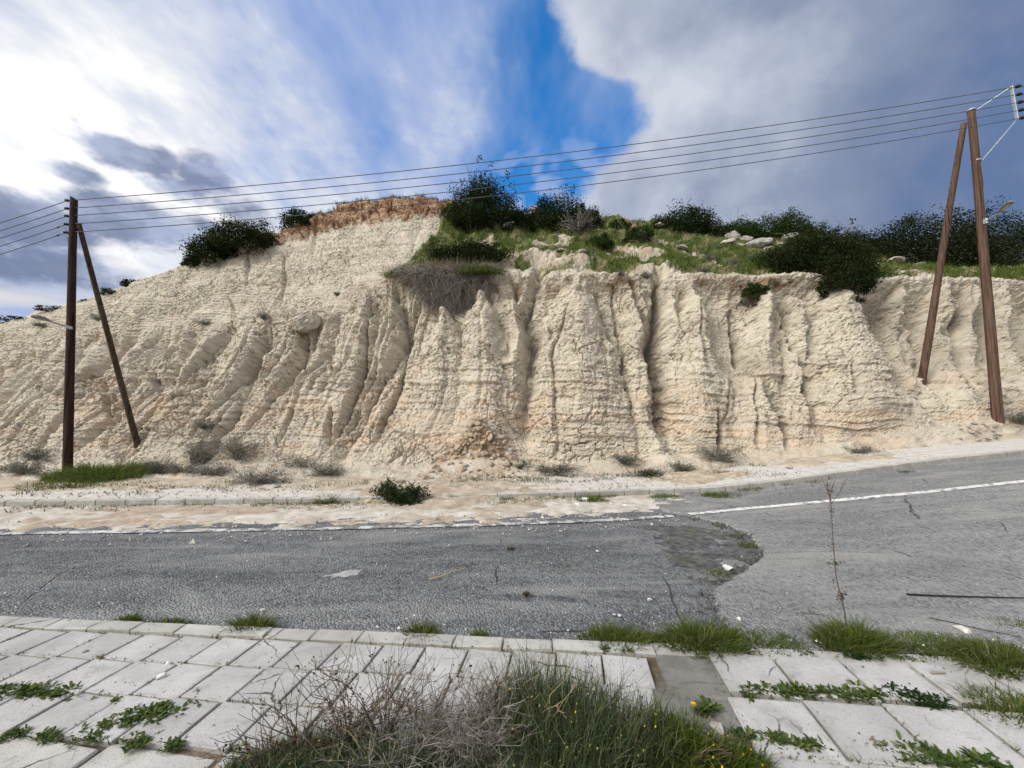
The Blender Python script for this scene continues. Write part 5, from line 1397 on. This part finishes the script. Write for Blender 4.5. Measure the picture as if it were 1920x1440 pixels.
# ------------------------------------------------------------------ plants at the cliff foot and along the far kerb
def gl(px, py, dz=.11): return ground_hit(px, py, dz)
GR = [(45, 893, 'grey shrub at the cliff foot by the left edge', .42, .30), (72, 862, 'dark grey shrub perched on the bank left of the left pole', .40, .26), (300, 890, 'grey shrub right of the green grass by the left pole', .34, .32),
      (372, 866, 'tall grey brush on the bank behind the far pavement at left', .38, .5), (345, 892, 'pale grey shrub between the grass and the tall brush', .34, .24), (445, 862, 'wide grey shrub leaning on the foot of the cliff', .62, .50), (400, 894, 'low grey shrub in front of the wide one', .40, .22),
      (484, 906, 'flat grey shrub spreading on the far pavement', .52, .20), (565, 884, 'green grey shrub at the cliff foot left of the middle', .50, .32), (612, 894, 'small green grey shrub at the right end of the left row', .36, .22),
      (1040, 888, 'low green shrub right of the rubble heap', .50, .16), (972, 884, 'small green weed in the rubble heap', .30, .22), (1172, 876, 'small grey green shrub in front of the middle buttress', .30, .20), (1345, 868, 'round dark grey shrub at the cliff foot right of the deep gully', .46, .30),
      (1216, 892, 'flat pale green shrub on the far pavement', .42, .10), (1905, 792, 'dark shrub at the base of the right pole', .45, .25), (1605, 852, 'small weed on the cliff foot at right', .34, .12), (1280, 885, 'thin dry weed left of the round grey shrub', .25, .18)]
for i, (px, py, lb, rx, rz) in enumerate(GR):
    loc = hill_at(px, py) if py < 880 or px > 1700 else gl(px, py, .12)
    green = 'green' in lb
    low_shrub('shrub', loc, rx * 1.45, rz * 1.35, lb, 'green_leaf' if green and 'grey' not in lb else 'grey_leaf', 2600, 500 + i, None, 60, .038)
for i, (px, py, lb, rx, rz) in enumerate([(186, 600, 'grey shrub on the slope behind the left pole strut', .36, .30), (80, 612, 'dark low shrub on the slope left of the left pole', .36, .16), (496, 600, 'grey shrub at the break of slope above the flutes', .28, .34), (385, 606, 'dry weed at the break of slope, left of the grey shrub', .30, .16),
      (633, 552, 'small grey shrub on the upper face', .16, .16), (1315, 512, 'wide grey shrub on the cliff edge right of the middle', .42, .22), (1370, 508, 'grey green shrub on the edge, left of the hanging branches', .30, .22), (1165, 518, 'small grey green shrub at the cliff edge in the middle', .22, .16), (1212, 518, 'green shrub hanging at the top of the deep gully', .26, .28),
      (1643, 605, 'small dry shrub on the edge of the right spur', .22, .20), (1104, 480, 'grey shrub on the bare patch above the cliff', .28, .20), (1345, 470, 'dark shrub in the grass left of the boulders', .30, .16), (1330, 487, 'grey green shrub in the middle of the grass', .40, .24), (390, 806, 'dead grey weed on the cliff foot at left', .30, .24)]):
    low_shrub('shrub', hill_at(px, py) + np.array([0, -.04, 0]), rx, rz, lb, 'grey_leaf' if 'green' not in lb or 'grey' in lb else 'green_leaf', 900, 540 + i, None, 50, .035)
tuft('grass_tuft', hill_at(205, 896) + np.array([0, -.1, 0]), 2600, .50, 1.0, 'tall green grass growing beside the foot of the left pole', mat='grass', seed=91, width=.014, stretch=1.05)
tuft('grass_tuft', gl(120, 912), 900, .26, .8, 'low green grass at the far pavement edge below the left pole', mat='grass', seed=92, width=.012)
tuft('grass_tuft', hill_at(268, 884) + np.array([0, -.1, 0]), 900, .36, .45, 'green grass at the right end of the patch by the left pole', mat='grass', seed=93, width=.012)
# along the foot of the far kerb
low_shrub('thistle', gl(752, 944, .0), .58, .34, 'large leafy dark green weed in front of the far kerb', 'green_leaf', 2600, 101, None, 60, .07, 'weed', 'brown_twig', .6)
rosette('weed', gl(742, 925, .10), 60, .22, .25, 'bright leafy top of the large weed by the far kerb', 'weed_leaf', 102)
for i, (px, py, lb, n, h, sp) in enumerate([(225, 950, 'low weed in front of the far kerb at left', 500, .10, .5), (314, 946, 'dark green weed against the far kerb at left', 300, .16, .16), (613, 944, 'green weed against the far kerb left of the large weed', 500, .26, .22), (560, 950, 'thin dry weeds in front of the far kerb', 500, .10, .45), (850, 945, 'low weeds right of the large weed at the far kerb', 600, .10, .5),
     (960, 938, 'short grass strip in front of the far kerb in the middle', 900, .13, .7), (1110, 940, 'small green tuft by the pale rocks at the far kerb', 500, .20, .28), (1250, 934, 'grey green weed at the far kerb near the end of the sand', 500, .14, .32), (1355, 930, 'green weed in the gutter where the kerb bends', 700, .15, .38), (1702, 886, 'small weed in the gutter at right', 250, .10, .16), (430, 950, 'dry thin grass on the red soil spill', 300, .08, .4)]):
    tuft('weed', gl(px, py, .01), n, h, sp, lb, 'weed', 'grass' if 'dry' not in lb else 'dry_grass', 110 + i, None, .010, .7)
twig_shrub('dead_weed', gl(905, 938, .0), .18, .14, 40, 'small dark dead weed on the sand in the middle', 'brown_twig', 131, .005, cat='weed')
tuft('weed', gl(1050, 1060, .0), 160, .03, .45, 'faint green moss weeds in the middle of the dark road', 'weed', 'grass', 132, None, .008, .5, 1.2)
for i, (px, py, n, lb) in enumerate([(1412, 1022, 420, 'moss and grass along the broken asphalt edge, upper bend'), (1425, 1052, 300, 'grass at the outermost corner of the broken asphalt edge'), (1360, 984, 220, 'weeds at the upper end of the broken asphalt edge'), (1355, 1075, 240, 'grass on the dirt inside the broken asphalt edge'), (1395, 1005, 300, 'weeds on the broken asphalt edge between corner and upper end')]):
    tuft('weed', ground_hit(px, py) + np.array([-.03, 0, .0]), n, .05, .16, lb, 'weed', 'tuft_grass', 140 + i, None, .006, .7)
d = drift('dirt_patch', ([(1290, 985), (1395, 1000), (1425, 1030)], [(1290, 1075), (1360, 1080), (1420, 1060)]), MATS['dark_gravel'], 57, .016, zoff=-.010)
tag(d, 'dark dirt on the road inside the broken asphalt edge', 'dirt')

# ------------------------------------------------------------------ near kerb grass
for i, (px, py, n, h, sp, st, lb) in enumerate([(470, 1180, 900, .15, .17, 1.0, 'round green grass tuft on the left kerb'), (240, 1166, 350, .10, .10, 1.0, 'small dark grass tuft furthest left on the kerb'), (310, 1172, 600, .07, .15, 1.3, 'low flat green weed on the left kerb'),
      (790, 1190, 700, .12, .13, 1.0, 'small round grass tuft on the kerb in the middle'), (1160, 1200, 1200, .12, .22, 1.3, 'spreading grass tuft on the kerb, left of the tallest clump'), (1318, 1208, 1900, .20, .24, 1.2, 'tallest bushy grass clump on the kerb'), (1235, 1204, 500, .09, .15, 1.2, 'low grass filling the kerb between two clumps'),
      (1420, 1206, 900, .10, .26, 1.3, 'low grass trailing right of the tallest clump'), (1600, 1208, 1800, .21, .22, 1.15, 'grass clump around the dry stalk'), (1700, 1212, 900, .09, .26, 1.3, 'dark low grass right of the dry stalk'), (1770, 1212, 900, .10, .22, 1.2, 'bright green grass beside the white stone'),
      (1880, 1240, 1900, .15, .30, 1.1, 'large grey green grass clump at the right edge'), (1900, 1176, 400, .10, .14, 1.0, 'small grass tuft on the road at the right edge'), (1900, 1330, 1100, .10, .24, 1.0, 'brownish grass on the paving at the right edge'), (900, 1192, 200, .09, .07, 1.0, 'thin weed on the kerb right of the middle tuft')]):
    tuft('grass_tuft', ground_hit(px, py) + np.array([0, 0, 0]), n, h, sp, lb, mat='tuft_grass' if 'bright' not in lb else 'grass', seed=200 + i, width=.0055, stretch=st, dry=.22 if 'grey' in lb or 'brown' in lb else .1)

# weeds in the paving joints
for i, (px, py, n, sz, sp, st, rz, lb) in enumerate([(62, 1300, 150, .075, .14, (1.2, .3), 0, 'leafy weed in the paving joint near the left edge'), (110, 1302, 60, .06, .08, (1, .3), 0, 'sprawling weed stem right of the left edge weed'), (265, 1345, 330, .065, .20, (1.0, .42), .5, 'largest leafy weed on the left paving'), (262, 1392, 120, .06, .09, (1, .5), 0, 'leafy weed just below the largest left weed'),
      (88, 1382, 90, .05, .08, (1, .5), 0, 'small weed at the bottom left of the paving'), (20, 1378, 70, .05, .07, (1, .5), 0, 'small weed in the bottom left corner'), (8, 1290, 50, .05, .05, (1, .5), 0, 'weed cut by the left edge'), (360, 1180, 90, .045, .04, (.6, .6), 0, 'upright weed growing over the left kerb'), (215, 1314, 26, .04, .03, (1, .5), 0, 'tiny weed in the middle joint of the left paving'), (165, 1388, 60, .045, .08, (1, .4), 0, 'thin weed row between the two bottom left weeds'),
      (188, 1233, 30, .04, .03, (1, .5), 0, 'dry little weed in the upper joint of the left paving'), (496, 1192, 40, .035, .03, (1, .5), 0, 'small weed behind the round kerb tuft'), (322, 1400, 50, .05, .06, (1, .4), 0, 'small weed beside the leafy ones at bottom left'),
      (1490, 1298, 260, .065, .22, (1.2, .16), -.08, 'leafy weeds filling the joint on the right paving'), (1600, 1302, 260, .065, .20, (1.0, .25), -.1, 'tall leafy weeds in the middle of the right joint'), (1725, 1312, 330, .055, .17, (1.0, .45), -.2, 'broad mat of small leaved weed on the right paving'), (1420, 1292, 60, .05, .09, (1.2, .2), 0, 'weed at the left end of the right joint'),
      (1395, 1218, 60, .05, .05, (1, .5), 0, 'bright weed on the kerb left of the right paving'), (1510, 1224, 60, .04, .10, (1.2, .3), 0, 'small weeds at the back of the right kerb'), (1610, 1232, 110, .05, .08, (1, .5), 0, 'grey green weed at the kerb behind the right paving'), (1690, 1232, 50, .04, .06, (1, .4), 0, 'pale weed against the loose kerb stone'),
      (1470, 1390, 120, .055, .11, (1.2, .3), -.3, 'leafy weed in the lower joint of the right paving'), (1520, 1396, 60, .06, .05, (1, .5), 0, 'broad leaved weed right of the lower joint weed'), (1770, 1428, 260, .07, .16, (1.2, .4), -.2, 'thick weed at the bottom right of the paving'), (1835, 1432, 60, .09, .05, (1, .5), 0, 'upright broad leaves at the bottom right corner'),
      (1325, 1330, 46, .075, .05, (1, .6), 0, 'bright broad leaved weed on the stained slab'), (1385, 1380, 30, .075, .04, (1, .6), 0, 'broad leaved weed left of the right paving'), (1650, 1398, 40, .04, .08, (1.2, .3), -.2, 'thin dry weed in the lower right joint'), (790, 1205, 80, .04, .14, (1.4, .2), -.05, 'row of small weeds behind the middle kerb'), (1130, 1218, 40, .04, .05, (1, .4), 0, 'small weed behind the kerb right of the foreground bush'), (1180, 1220, 50, .04, .05, (1, .4), 0, 'small weed behind the kerb above the stained slab')]):
    dry = 'dry' in lb
    rosette('weed', ground_hit(px, py), int(n * 2.6), sz * .62, sp, lb, 'dry_grass' if dry else ('green_leaf' if 'mat' in lb or 'grey' in lb else 'weed_leaf'), 260 + i, None, st, rz)

def joint_moss():
    rg = np.random.default_rng(401); pts = []
    o0 = ground_hit(347, 1197)[:2]; o1 = ground_hit(1328, 1223)[:2]
    for o_, st, xr, js in ((o0, .297, (-15, 11), range(0, 4)), (o1, .413, (0, 9), range(0, 5))):
        for j in js:
            n = 420; u = rg.uniform(xr[0], xr[1], n); m = pnoise(u * 1.7, np.full(n, j * 5.1), 405) > .05
            q = o_ + ROW * (u[m] * st)[:, None] - COLD * (st * j + rg.normal(size=m.sum()) * .008)[:, None]; pts.append(q)
        for i in range(*xr):
            n = 60; v = rg.uniform(0, len(js) - 1, n); m = pnoise(v * 2.3, np.full(n, i * 3.3), 407) > .12
            q = o_ + ROW * (i * st + rg.normal(size=m.sum()) * .007)[:, None] - COLD * (st * v[m])[:, None]; pts.append(q)
    q = np.concatenate(pts); n = len(q); base = np.c_[q, np.full(n, -.012)]
    V, Q = blades(base, rg.uniform(.012, .040, n), rg.normal(size=(n, 2)) * .014, .006, rg, 1)
    o = mobj('joint_moss', np_mesh('joint_moss', V, Q), MATS['tuft_grass']); tag(o, 'tiny moss and grass lining the paving joints', 'moss', kind='stuff')
    c = q[rg.integers(0, n, 1500)] + rg.normal(size=(1500, 2)) * .03; c = np.r_[c, np.c_[rg.uniform(-4, 5, 500), rg.uniform(1.7, 2.9, 500)]]; c = c[c[:, 1] < near_y(c[:, 0]) - .02]
    t4 = np.array([[1, 0, -.4], [-.6, .9, -.4], [-.6, -.9, -.4], [0, 0, .7]]); f4 = np.array([[0, 1, 3], [1, 2, 3], [2, 0, 3]]); m = len(c)
    V = t4[None] * rg.lognormal(-5.7, .5, m)[:, None, None] + np.c_[c, np.full(m, .004)][:, None]
    o = mobj('paving_grit', np_mesh('paving_grit', V.reshape(-1, 3), (np.arange(m)[:, None, None] * 4 + f4[None]).reshape(-1, 3)), MATS['soil']); tag(o, 'dark crumbs of soil scattered on the paving', 'grit', kind='stuff')
joint_moss()
def verge_weeds():
    rg = np.random.default_rng(411); V_, n = [], 16000
    x = rg.uniform(-9.5, 6.2, n); band = rg.random(n)
    y = np.where(band < .45, far_y(x) - rg.exponential(.10, n) - .02, np.where(band < .85, far_y(x) + 1.5 + rg.normal(size=n) * .35, far_y(x) + rg.uniform(.1, 1.6, n)))
    keep = fbm(x * .8, y * 1.5, 413, 4, .6) > np.where(band < .45, .02, .12)
    x, y = x[keep], y[keep]; z = zg(x, y) + np.where(y > far_y(x), .12, 0); n = len(x)
    V, Q = blades(np.stack([x, y, z], -1), rg.uniform(.02, .11, n), rg.normal(size=(n, 2)) * .04, .014, rg, 1)
    k = rg.random(n) < .45; F2 = Q.reshape(n, -1, 4)
    for nm, sel, mt, lb in (('verge_weeds', ~k, 'tuft_grass', 'thin green weeds along the far kerb and pavement'), ('dry_verge_weeds', k, 'dry_grass', 'thin dry weeds along the far kerb and pavement')):
        VV = V.reshape(n, 4, 3)[sel]; o = mobj(nm, np_mesh(nm, VV.reshape(-1, 3), np.arange(len(VV) * 4).reshape(-1, 4)[:, [0, 1, 3, 2]]), MATS[mt]); tag(o, lb, 'weeds', kind='stuff')
verge_weeds()

# ------------------------------------------------------------------ tall dry stalk, sticks, root, litter
def stalk():
    b = ground_hit(1585, 1190); root = empty('dry_stalk', b, 'tall thin dry stalk standing in the kerb grass at right', 'stalk')
    L = lambda px, py, dy=0: unproj(px, py, b[1] + dy) - b
    bar('stem', [L(1590, 1190), L(1580, 1125), L(1568, 1090), L(1563, 1030), L(1560, 980), L(1557, 920)], [.0055 - .0002 * i for i in range(20)], MATS['brown_twig'], root, 5, 20)
    for p in ([(1557, 932), (1551, 912), (1547, 898)], [(1558, 925), (1562, 908), (1566, 900)], [(1558, 945), (1570, 930), (1586, 904)], [(1557, 938), (1545, 905), (1541, 895)], [(1558, 940), (1551, 918), (1552, 900)], [(1576, 920), (1581, 905), (1590, 896)]):
        bar('twig', [L(*q, .02 * i) for i, q in enumerate(p)], .0022, MATS['brown_twig'], root, 4)
    rg = np.random.default_rng(5); c = np.array([L(1557 + (py - 920) * .03 + rg.normal() * 3, py) for py in np.r_[rg.uniform(895, 960, 80), rg.uniform(960, 1110, 60)]]); V, Q = leaves(c, .014, rg); mobj('seed_heads', np_mesh('seed_heads', V, Q), MATS['dark_bud'], root)
    c = np.array([L(1565 + rg.normal() * 8, 1057 + rg.normal() * 2) for _ in range(24)]); V, Q = leaves(c, .022, rg); mobj('leaves', np_mesh('leaves', V, Q), MATS['weed_leaf'], root)
    c = np.array([L(1579 + rg.normal() * 4, 1118 + rg.normal() * 6) for _ in range(60)]); V, Q = leaves(c, .02, rg); mobj('withered_knot', np_mesh('withered_knot', V, Q), MATS['dark_bud'], root)
stalk()
def stick(name, pts, r, label, mat, cat='stick', dz=.012, hill=False):
    P = np.array([(hill_at(*p) + np.array([0, -.10, 0])) if hill else ground_hit(*p, dz) for p in pts]); b = P[0]
    o = bar(name, P - b, [r * (1 - .5 * i / 23) for i in range(24)], MATS[mat], None, 6, 24); o.location = b; tag(o, label, cat)
stick('stick', [(1700, 1114), (1760, 1117), (1830, 1119), (1960, 1122)], .008, 'long dark stick lying on the road at the right edge', 'dark_twig', dz=.035)
stick('stick', [(806, 1086), (830, 1080), (850, 1071), (874, 1064)], .009, 'short brown stick lying on the road in the middle', 'straw_twig')
stick('stick', [(1742, 1158), (1790, 1168), (1850, 1182), (1915, 1194)], .003, 'thin dark twig on the road beside the white stone', 'dark_twig', dz=.03)
stick('stick', [(1500, 1148), (1545, 1153)], .004, 'tiny twig on the road left of the dry stalk', 'brown_twig', dz=.03)
stick('stick', [(1745, 1262), (1772, 1261)], .008, 'short grey stick on the right paving', 'grey_twig', dz=.01)
stick('stick', [(866, 918), (890, 925), (905, 930)], .010, 'thin branch on the sand in front of the rubble', 'brown_twig', dz=.10)
stick('stick', [(884, 897), (892, 886), (900, 878)], .030, 'pale broken branch end at the foot of the rubble heap', 'root', dz=.14)
stick('root', [(915, 733), (920, 738), (928, 748), (934, 765), (945, 785), (958, 800), (972, 805), (986, 804)], .022, 'pale tree root dangling down the face above the rubble', 'root', 'root', hill=True)
for i, (pts, lb) in enumerate((([(1680, 535), (1668, 560), (1660, 585)], 'bare root hanging at the cliff edge by the overhanging shrub'), ([(1818, 528), (1822, 548), (1828, 562)], 'thin root hanging at the cliff edge behind the right pole'), ([(1500, 520), (1470, 545), (1440, 565)], 'long straight root slanting over the cliff edge left of the overhanging shrub'), ([(1395, 530), (1408, 548), (1420, 552)], 'curved pale root at the cliff edge above the hanging branches'))):
    stick('root', pts, .014, lb, 'root', 'root', hill=True)
b = gl(795, 945, .01); o = mobj('litter', rock_mesh('litter', .07, .05, .045, 7, 12), MATS['white_stone']); o.location = b; tag(o, 'crumpled white paper litter beside the large kerb weed', 'litter')
for px, py, lb in ((958, 1028, 'dark clod on the road in the middle'), (988, 1113, 'dark clod on the road near the kerb'), (1757, 1113, 'dark clod on the long stick')):
    b = ground_hit(px, py, .01); o = low_shrub('clod', b, .06, .04, lb, 'dark_bud', 90, px, None, 20, .02, 'clod', 'brown_twig')

# ------------------------------------------------------------------ foreground shrubs
def fore_twigs(name, specs, label, mat, r0, r1, seed, extra=None, wob=.13, forks=2):
    """specs: (px, py, reach_px, height_m, n) stands of stems rooted along the verge"""
    rg = np.random.default_rng(seed); b0 = ground_hit(specs[0][0], specs[0][1]); root = empty(name, b0, label, 'shrub')
    lines = []; forkl = []
    for px, py, rpx, h, n in specs:
        b = ground_hit(px, py); rx = rpx * b[1] / F_PX
        P = branch_lines(n, b - b0 + np.array([0, 0, -.02]), (rx, rx * .6, h), rg, 6, wob, .75)
        lines.append(P); forkl.append(fork(P, forks, rg, .45, .55)); forkl.append(fork(forkl[-1], 1, rg, .5, .7))
    P = np.concatenate(lines); F_ = np.concatenate(forkl)
    twig_part('twigs', [P, F_], r0, r1, MATS[mat], root)
    if extra:
        for nm, mt, n, size, asp in extra:
            A = np.concatenate([P[:, 4:].reshape(-1, 3), F_[:, 2:].reshape(-1, 3)]); c = A[rg.integers(0, len(A), n)] + rg.normal(size=(n, 3)) * .004
            V, Q = leaves(c, size, rg, .4, asp); mobj(nm, np_mesh(nm, V, Q), MATS[mt], root)
    return root
fore_twigs('dry_shrub', [(560, 1420, 130, .34, 26), (650, 1400, 150, .40, 34), (720, 1395, 150, .42, 34), (500, 1440, 120, .25, 18), (800, 1400, 130, .42, 24)], 'brown leafless thorny shrub at the left of the foreground', 'brown_twig', .0032, .0009, 301, [('dead_heads', 'dark_bud', 130, .012, .8), ('leaves', 'weed_leaf', 260, .02, .5)], .11, 2)
fore_twigs('tangled_shrub', [(790, 1425, 140, .26, 70), (860, 1410, 120, .34, 80), (900, 1440, 120, .30, 75), (720, 1450, 140, .20, 45), (935, 1380, 70, .32, 40)], 'dense tangle of fine grey dry twigs in the foreground', 'grey_twig', .0020, .0008, 302, None, .18, 3)
fore_twigs('straw_stalks', [(985, 1400, 60, .44, 8), (1010, 1420, 90, .40, 8), (700, 1440, 100, .25, 6)], 'pale straw stalks arching over the green foreground bush', 'straw_twig', .0024, .0012, 303, None, .10, 1)
def green_bush(name, stands, label, mat, seed, width=.0045, buds=0, budm='bud', cat='shrub', lean=.28):
    rg = np.random.default_rng(seed); b0 = ground_hit(stands[0][0], stands[0][1]); root = empty(name, b0, label, cat); Vs, tips = [], []
    for px, py, rpx, h, n in stands:
        b = ground_hit(px, py) - b0; r_ = rpx * (b + b0)[1] / F_PX; a = rg.uniform(0, 2 * np.pi, n); q = rg.uniform(0, 1, n) ** .55
        base = np.stack([b[0] + np.cos(a) * q * r_, b[1] + np.sin(a) * q * r_ * .55, np.full(n, -.02)], -1)
        hh = h * rg.uniform(.5, 1.08, n) * (1 - .35 * q ** 2); ln = np.stack([np.cos(a), np.sin(a)], -1) * (q * hh * lean)[:, None] + rg.normal(size=(n, 2)) * .12 * h
        Vs.append(blades(base, hh, ln, width, rg, 4, .3)); t_ = base.copy(); t_[:, :2] += ln; t_[:, 2] += hh * .9; tips.append(t_)
        k = n // 2; up = rg.uniform(.3, .8, k)[:, None]; bb = base[:k].copy(); bb[:, :2] += ln[:k] * up ** 1.7; bb[:, 2] += (hh[:k] * up[:, 0] * .95)
        Vs.append(blades(bb, hh[:k] * rg.uniform(.15, .4, k), rg.normal(size=(k, 2)) * .05, width * .8, rg, 4, .2))
    V, Q = merge(Vs); mobj('stems', np_mesh('stems', V, Q), MATS[mat], root)
    if buds:
        T = np.concatenate(tips); c = T[rg.integers(0, len(T), buds)]
        me = rock_mesh('bud', .005, .005, .0045, 3, 10); VB = np.array([v.co[:] for v in me.vertices]); me2 = bpy.data.meshes.new('buds')
        bm = bmesh.new(); bm.from_mesh(me); bmesh.ops.triangulate(bm, faces=bm.faces); FB = np.array([[v.index for v in f.verts] for f in bm.faces]); VB = np.array([v.co[:] for v in bm.verts]); bm.free()
        V = (c[:, None] + VB[None] * rg.uniform(.6, 1.2, (buds, 1, 1))).reshape(-1, 3); Fq = (np.arange(buds)[:, None, None] * len(VB) + FB[None]).reshape(-1, 3)
        mobj('buds', np_mesh('buds', V, Fq), MATS[budm], root)
    return root
green_bush('green_shrub', [(1040, 1400, 100, .44, 850), (1000, 1380, 70, .46, 480), (1110, 1420, 110, .38, 800), (1180, 1430, 90, .28, 600), (1040, 1450, 150, .30, 900)], 'green wiry shrub with yellow buds in the middle of the foreground', 'stalk_green', 311, .0040, 110)
green_bush('green_shrub', [(640, 1440, 130, .16, 1500), (540, 1450, 110, .12, 900), (760, 1450, 120, .16, 900), (470, 1445, 50, .08, 300)], 'low green undergrowth beneath the dry foreground shrub', 'stalk_green', 312, .0045, 60)
green_bush('green_weeds', [(1260, 1420, 80, .20, 900), (1330, 1435, 70, .14, 700), (1390, 1440, 50, .12, 500), (1230, 1400, 50, .24, 400)], 'leafy green weeds at the right of the foreground bush', 'tuft_grass', 313, .006, 20, 'petal', 'weeds', .5)
fore_twigs('seeding_weed', [(1130, 1380, 90, .34, 46), (1180, 1400, 80, .28, 30)], 'thin weed with dark seed heads above the green foreground shrub', 'brown_twig', .0016, .0008, 314, [('seed_heads', 'dark_bud', 220, .011, .9)], .10, 2)
fore_twigs('seeding_weed', [(900, 1375, 90, .40, 44), (960, 1370, 70, .42, 30)], 'dry weed with dark seed heads behind the grey tangle', 'brown_twig', .0016, .0008, 315, [('seed_heads', 'dark_bud', 220, .011, .9)], .10, 2)
fore_twigs('dead_branches', [(1290, 1440, 90, .16, 12), (1350, 1400, 70, .10, 8)], 'dark bare branches lying at the right of the foreground bush', 'brown_twig', .004, .0012, 316, None, .12, 2)
for i, (px, py, w, lb) in enumerate(((1345, 1372, 44, 'broken pale concrete lump beside the stained slab'), (1372, 1400, 34, 'broken concrete piece left of the right paving'), (1322, 1395, 26, 'small broken concrete piece among the foreground weeds'))):
    loose(px, py, w, lb, 'pale_rock', 20 + i, -.01, 'concrete_lump', .4)
c = ground_hit(1300, 1360); root = empty('yellow_flower', c, 'single yellow flower in the weeds beside the stained slab', 'flower')
bar('stem', [(0, 0, 0), (.01, 0, .06), (.0, -.01, .11)], .0015, MATS['stalk_green'], root, 4, 6)
rg_ = np.random.default_rng(3); a = np.arange(9) * 2 * np.pi / 9; V, Q = leaves(np.stack([np.cos(a) * .008, np.sin(a) * .008, np.full(9, .112)], -1) + [0, -.01, 0], .016, rg_, 0, .8); mobj('petals', np_mesh('petals', V, Q), MATS['petal'], root)

STUFF = {'blades', 'dry_blades', 'foliage', 'crown', 'leaves', 'stems', 'twigs', 'stalks', 'buds', 'dead_heads', 'seed_heads', 'withered_knot', 'petals'}
for o in bpy.data.objects:
    if o.parent is not None and o.name.split('.')[0] in STUFF and o.parent.get('label'): o['kind'] = 'stuff'
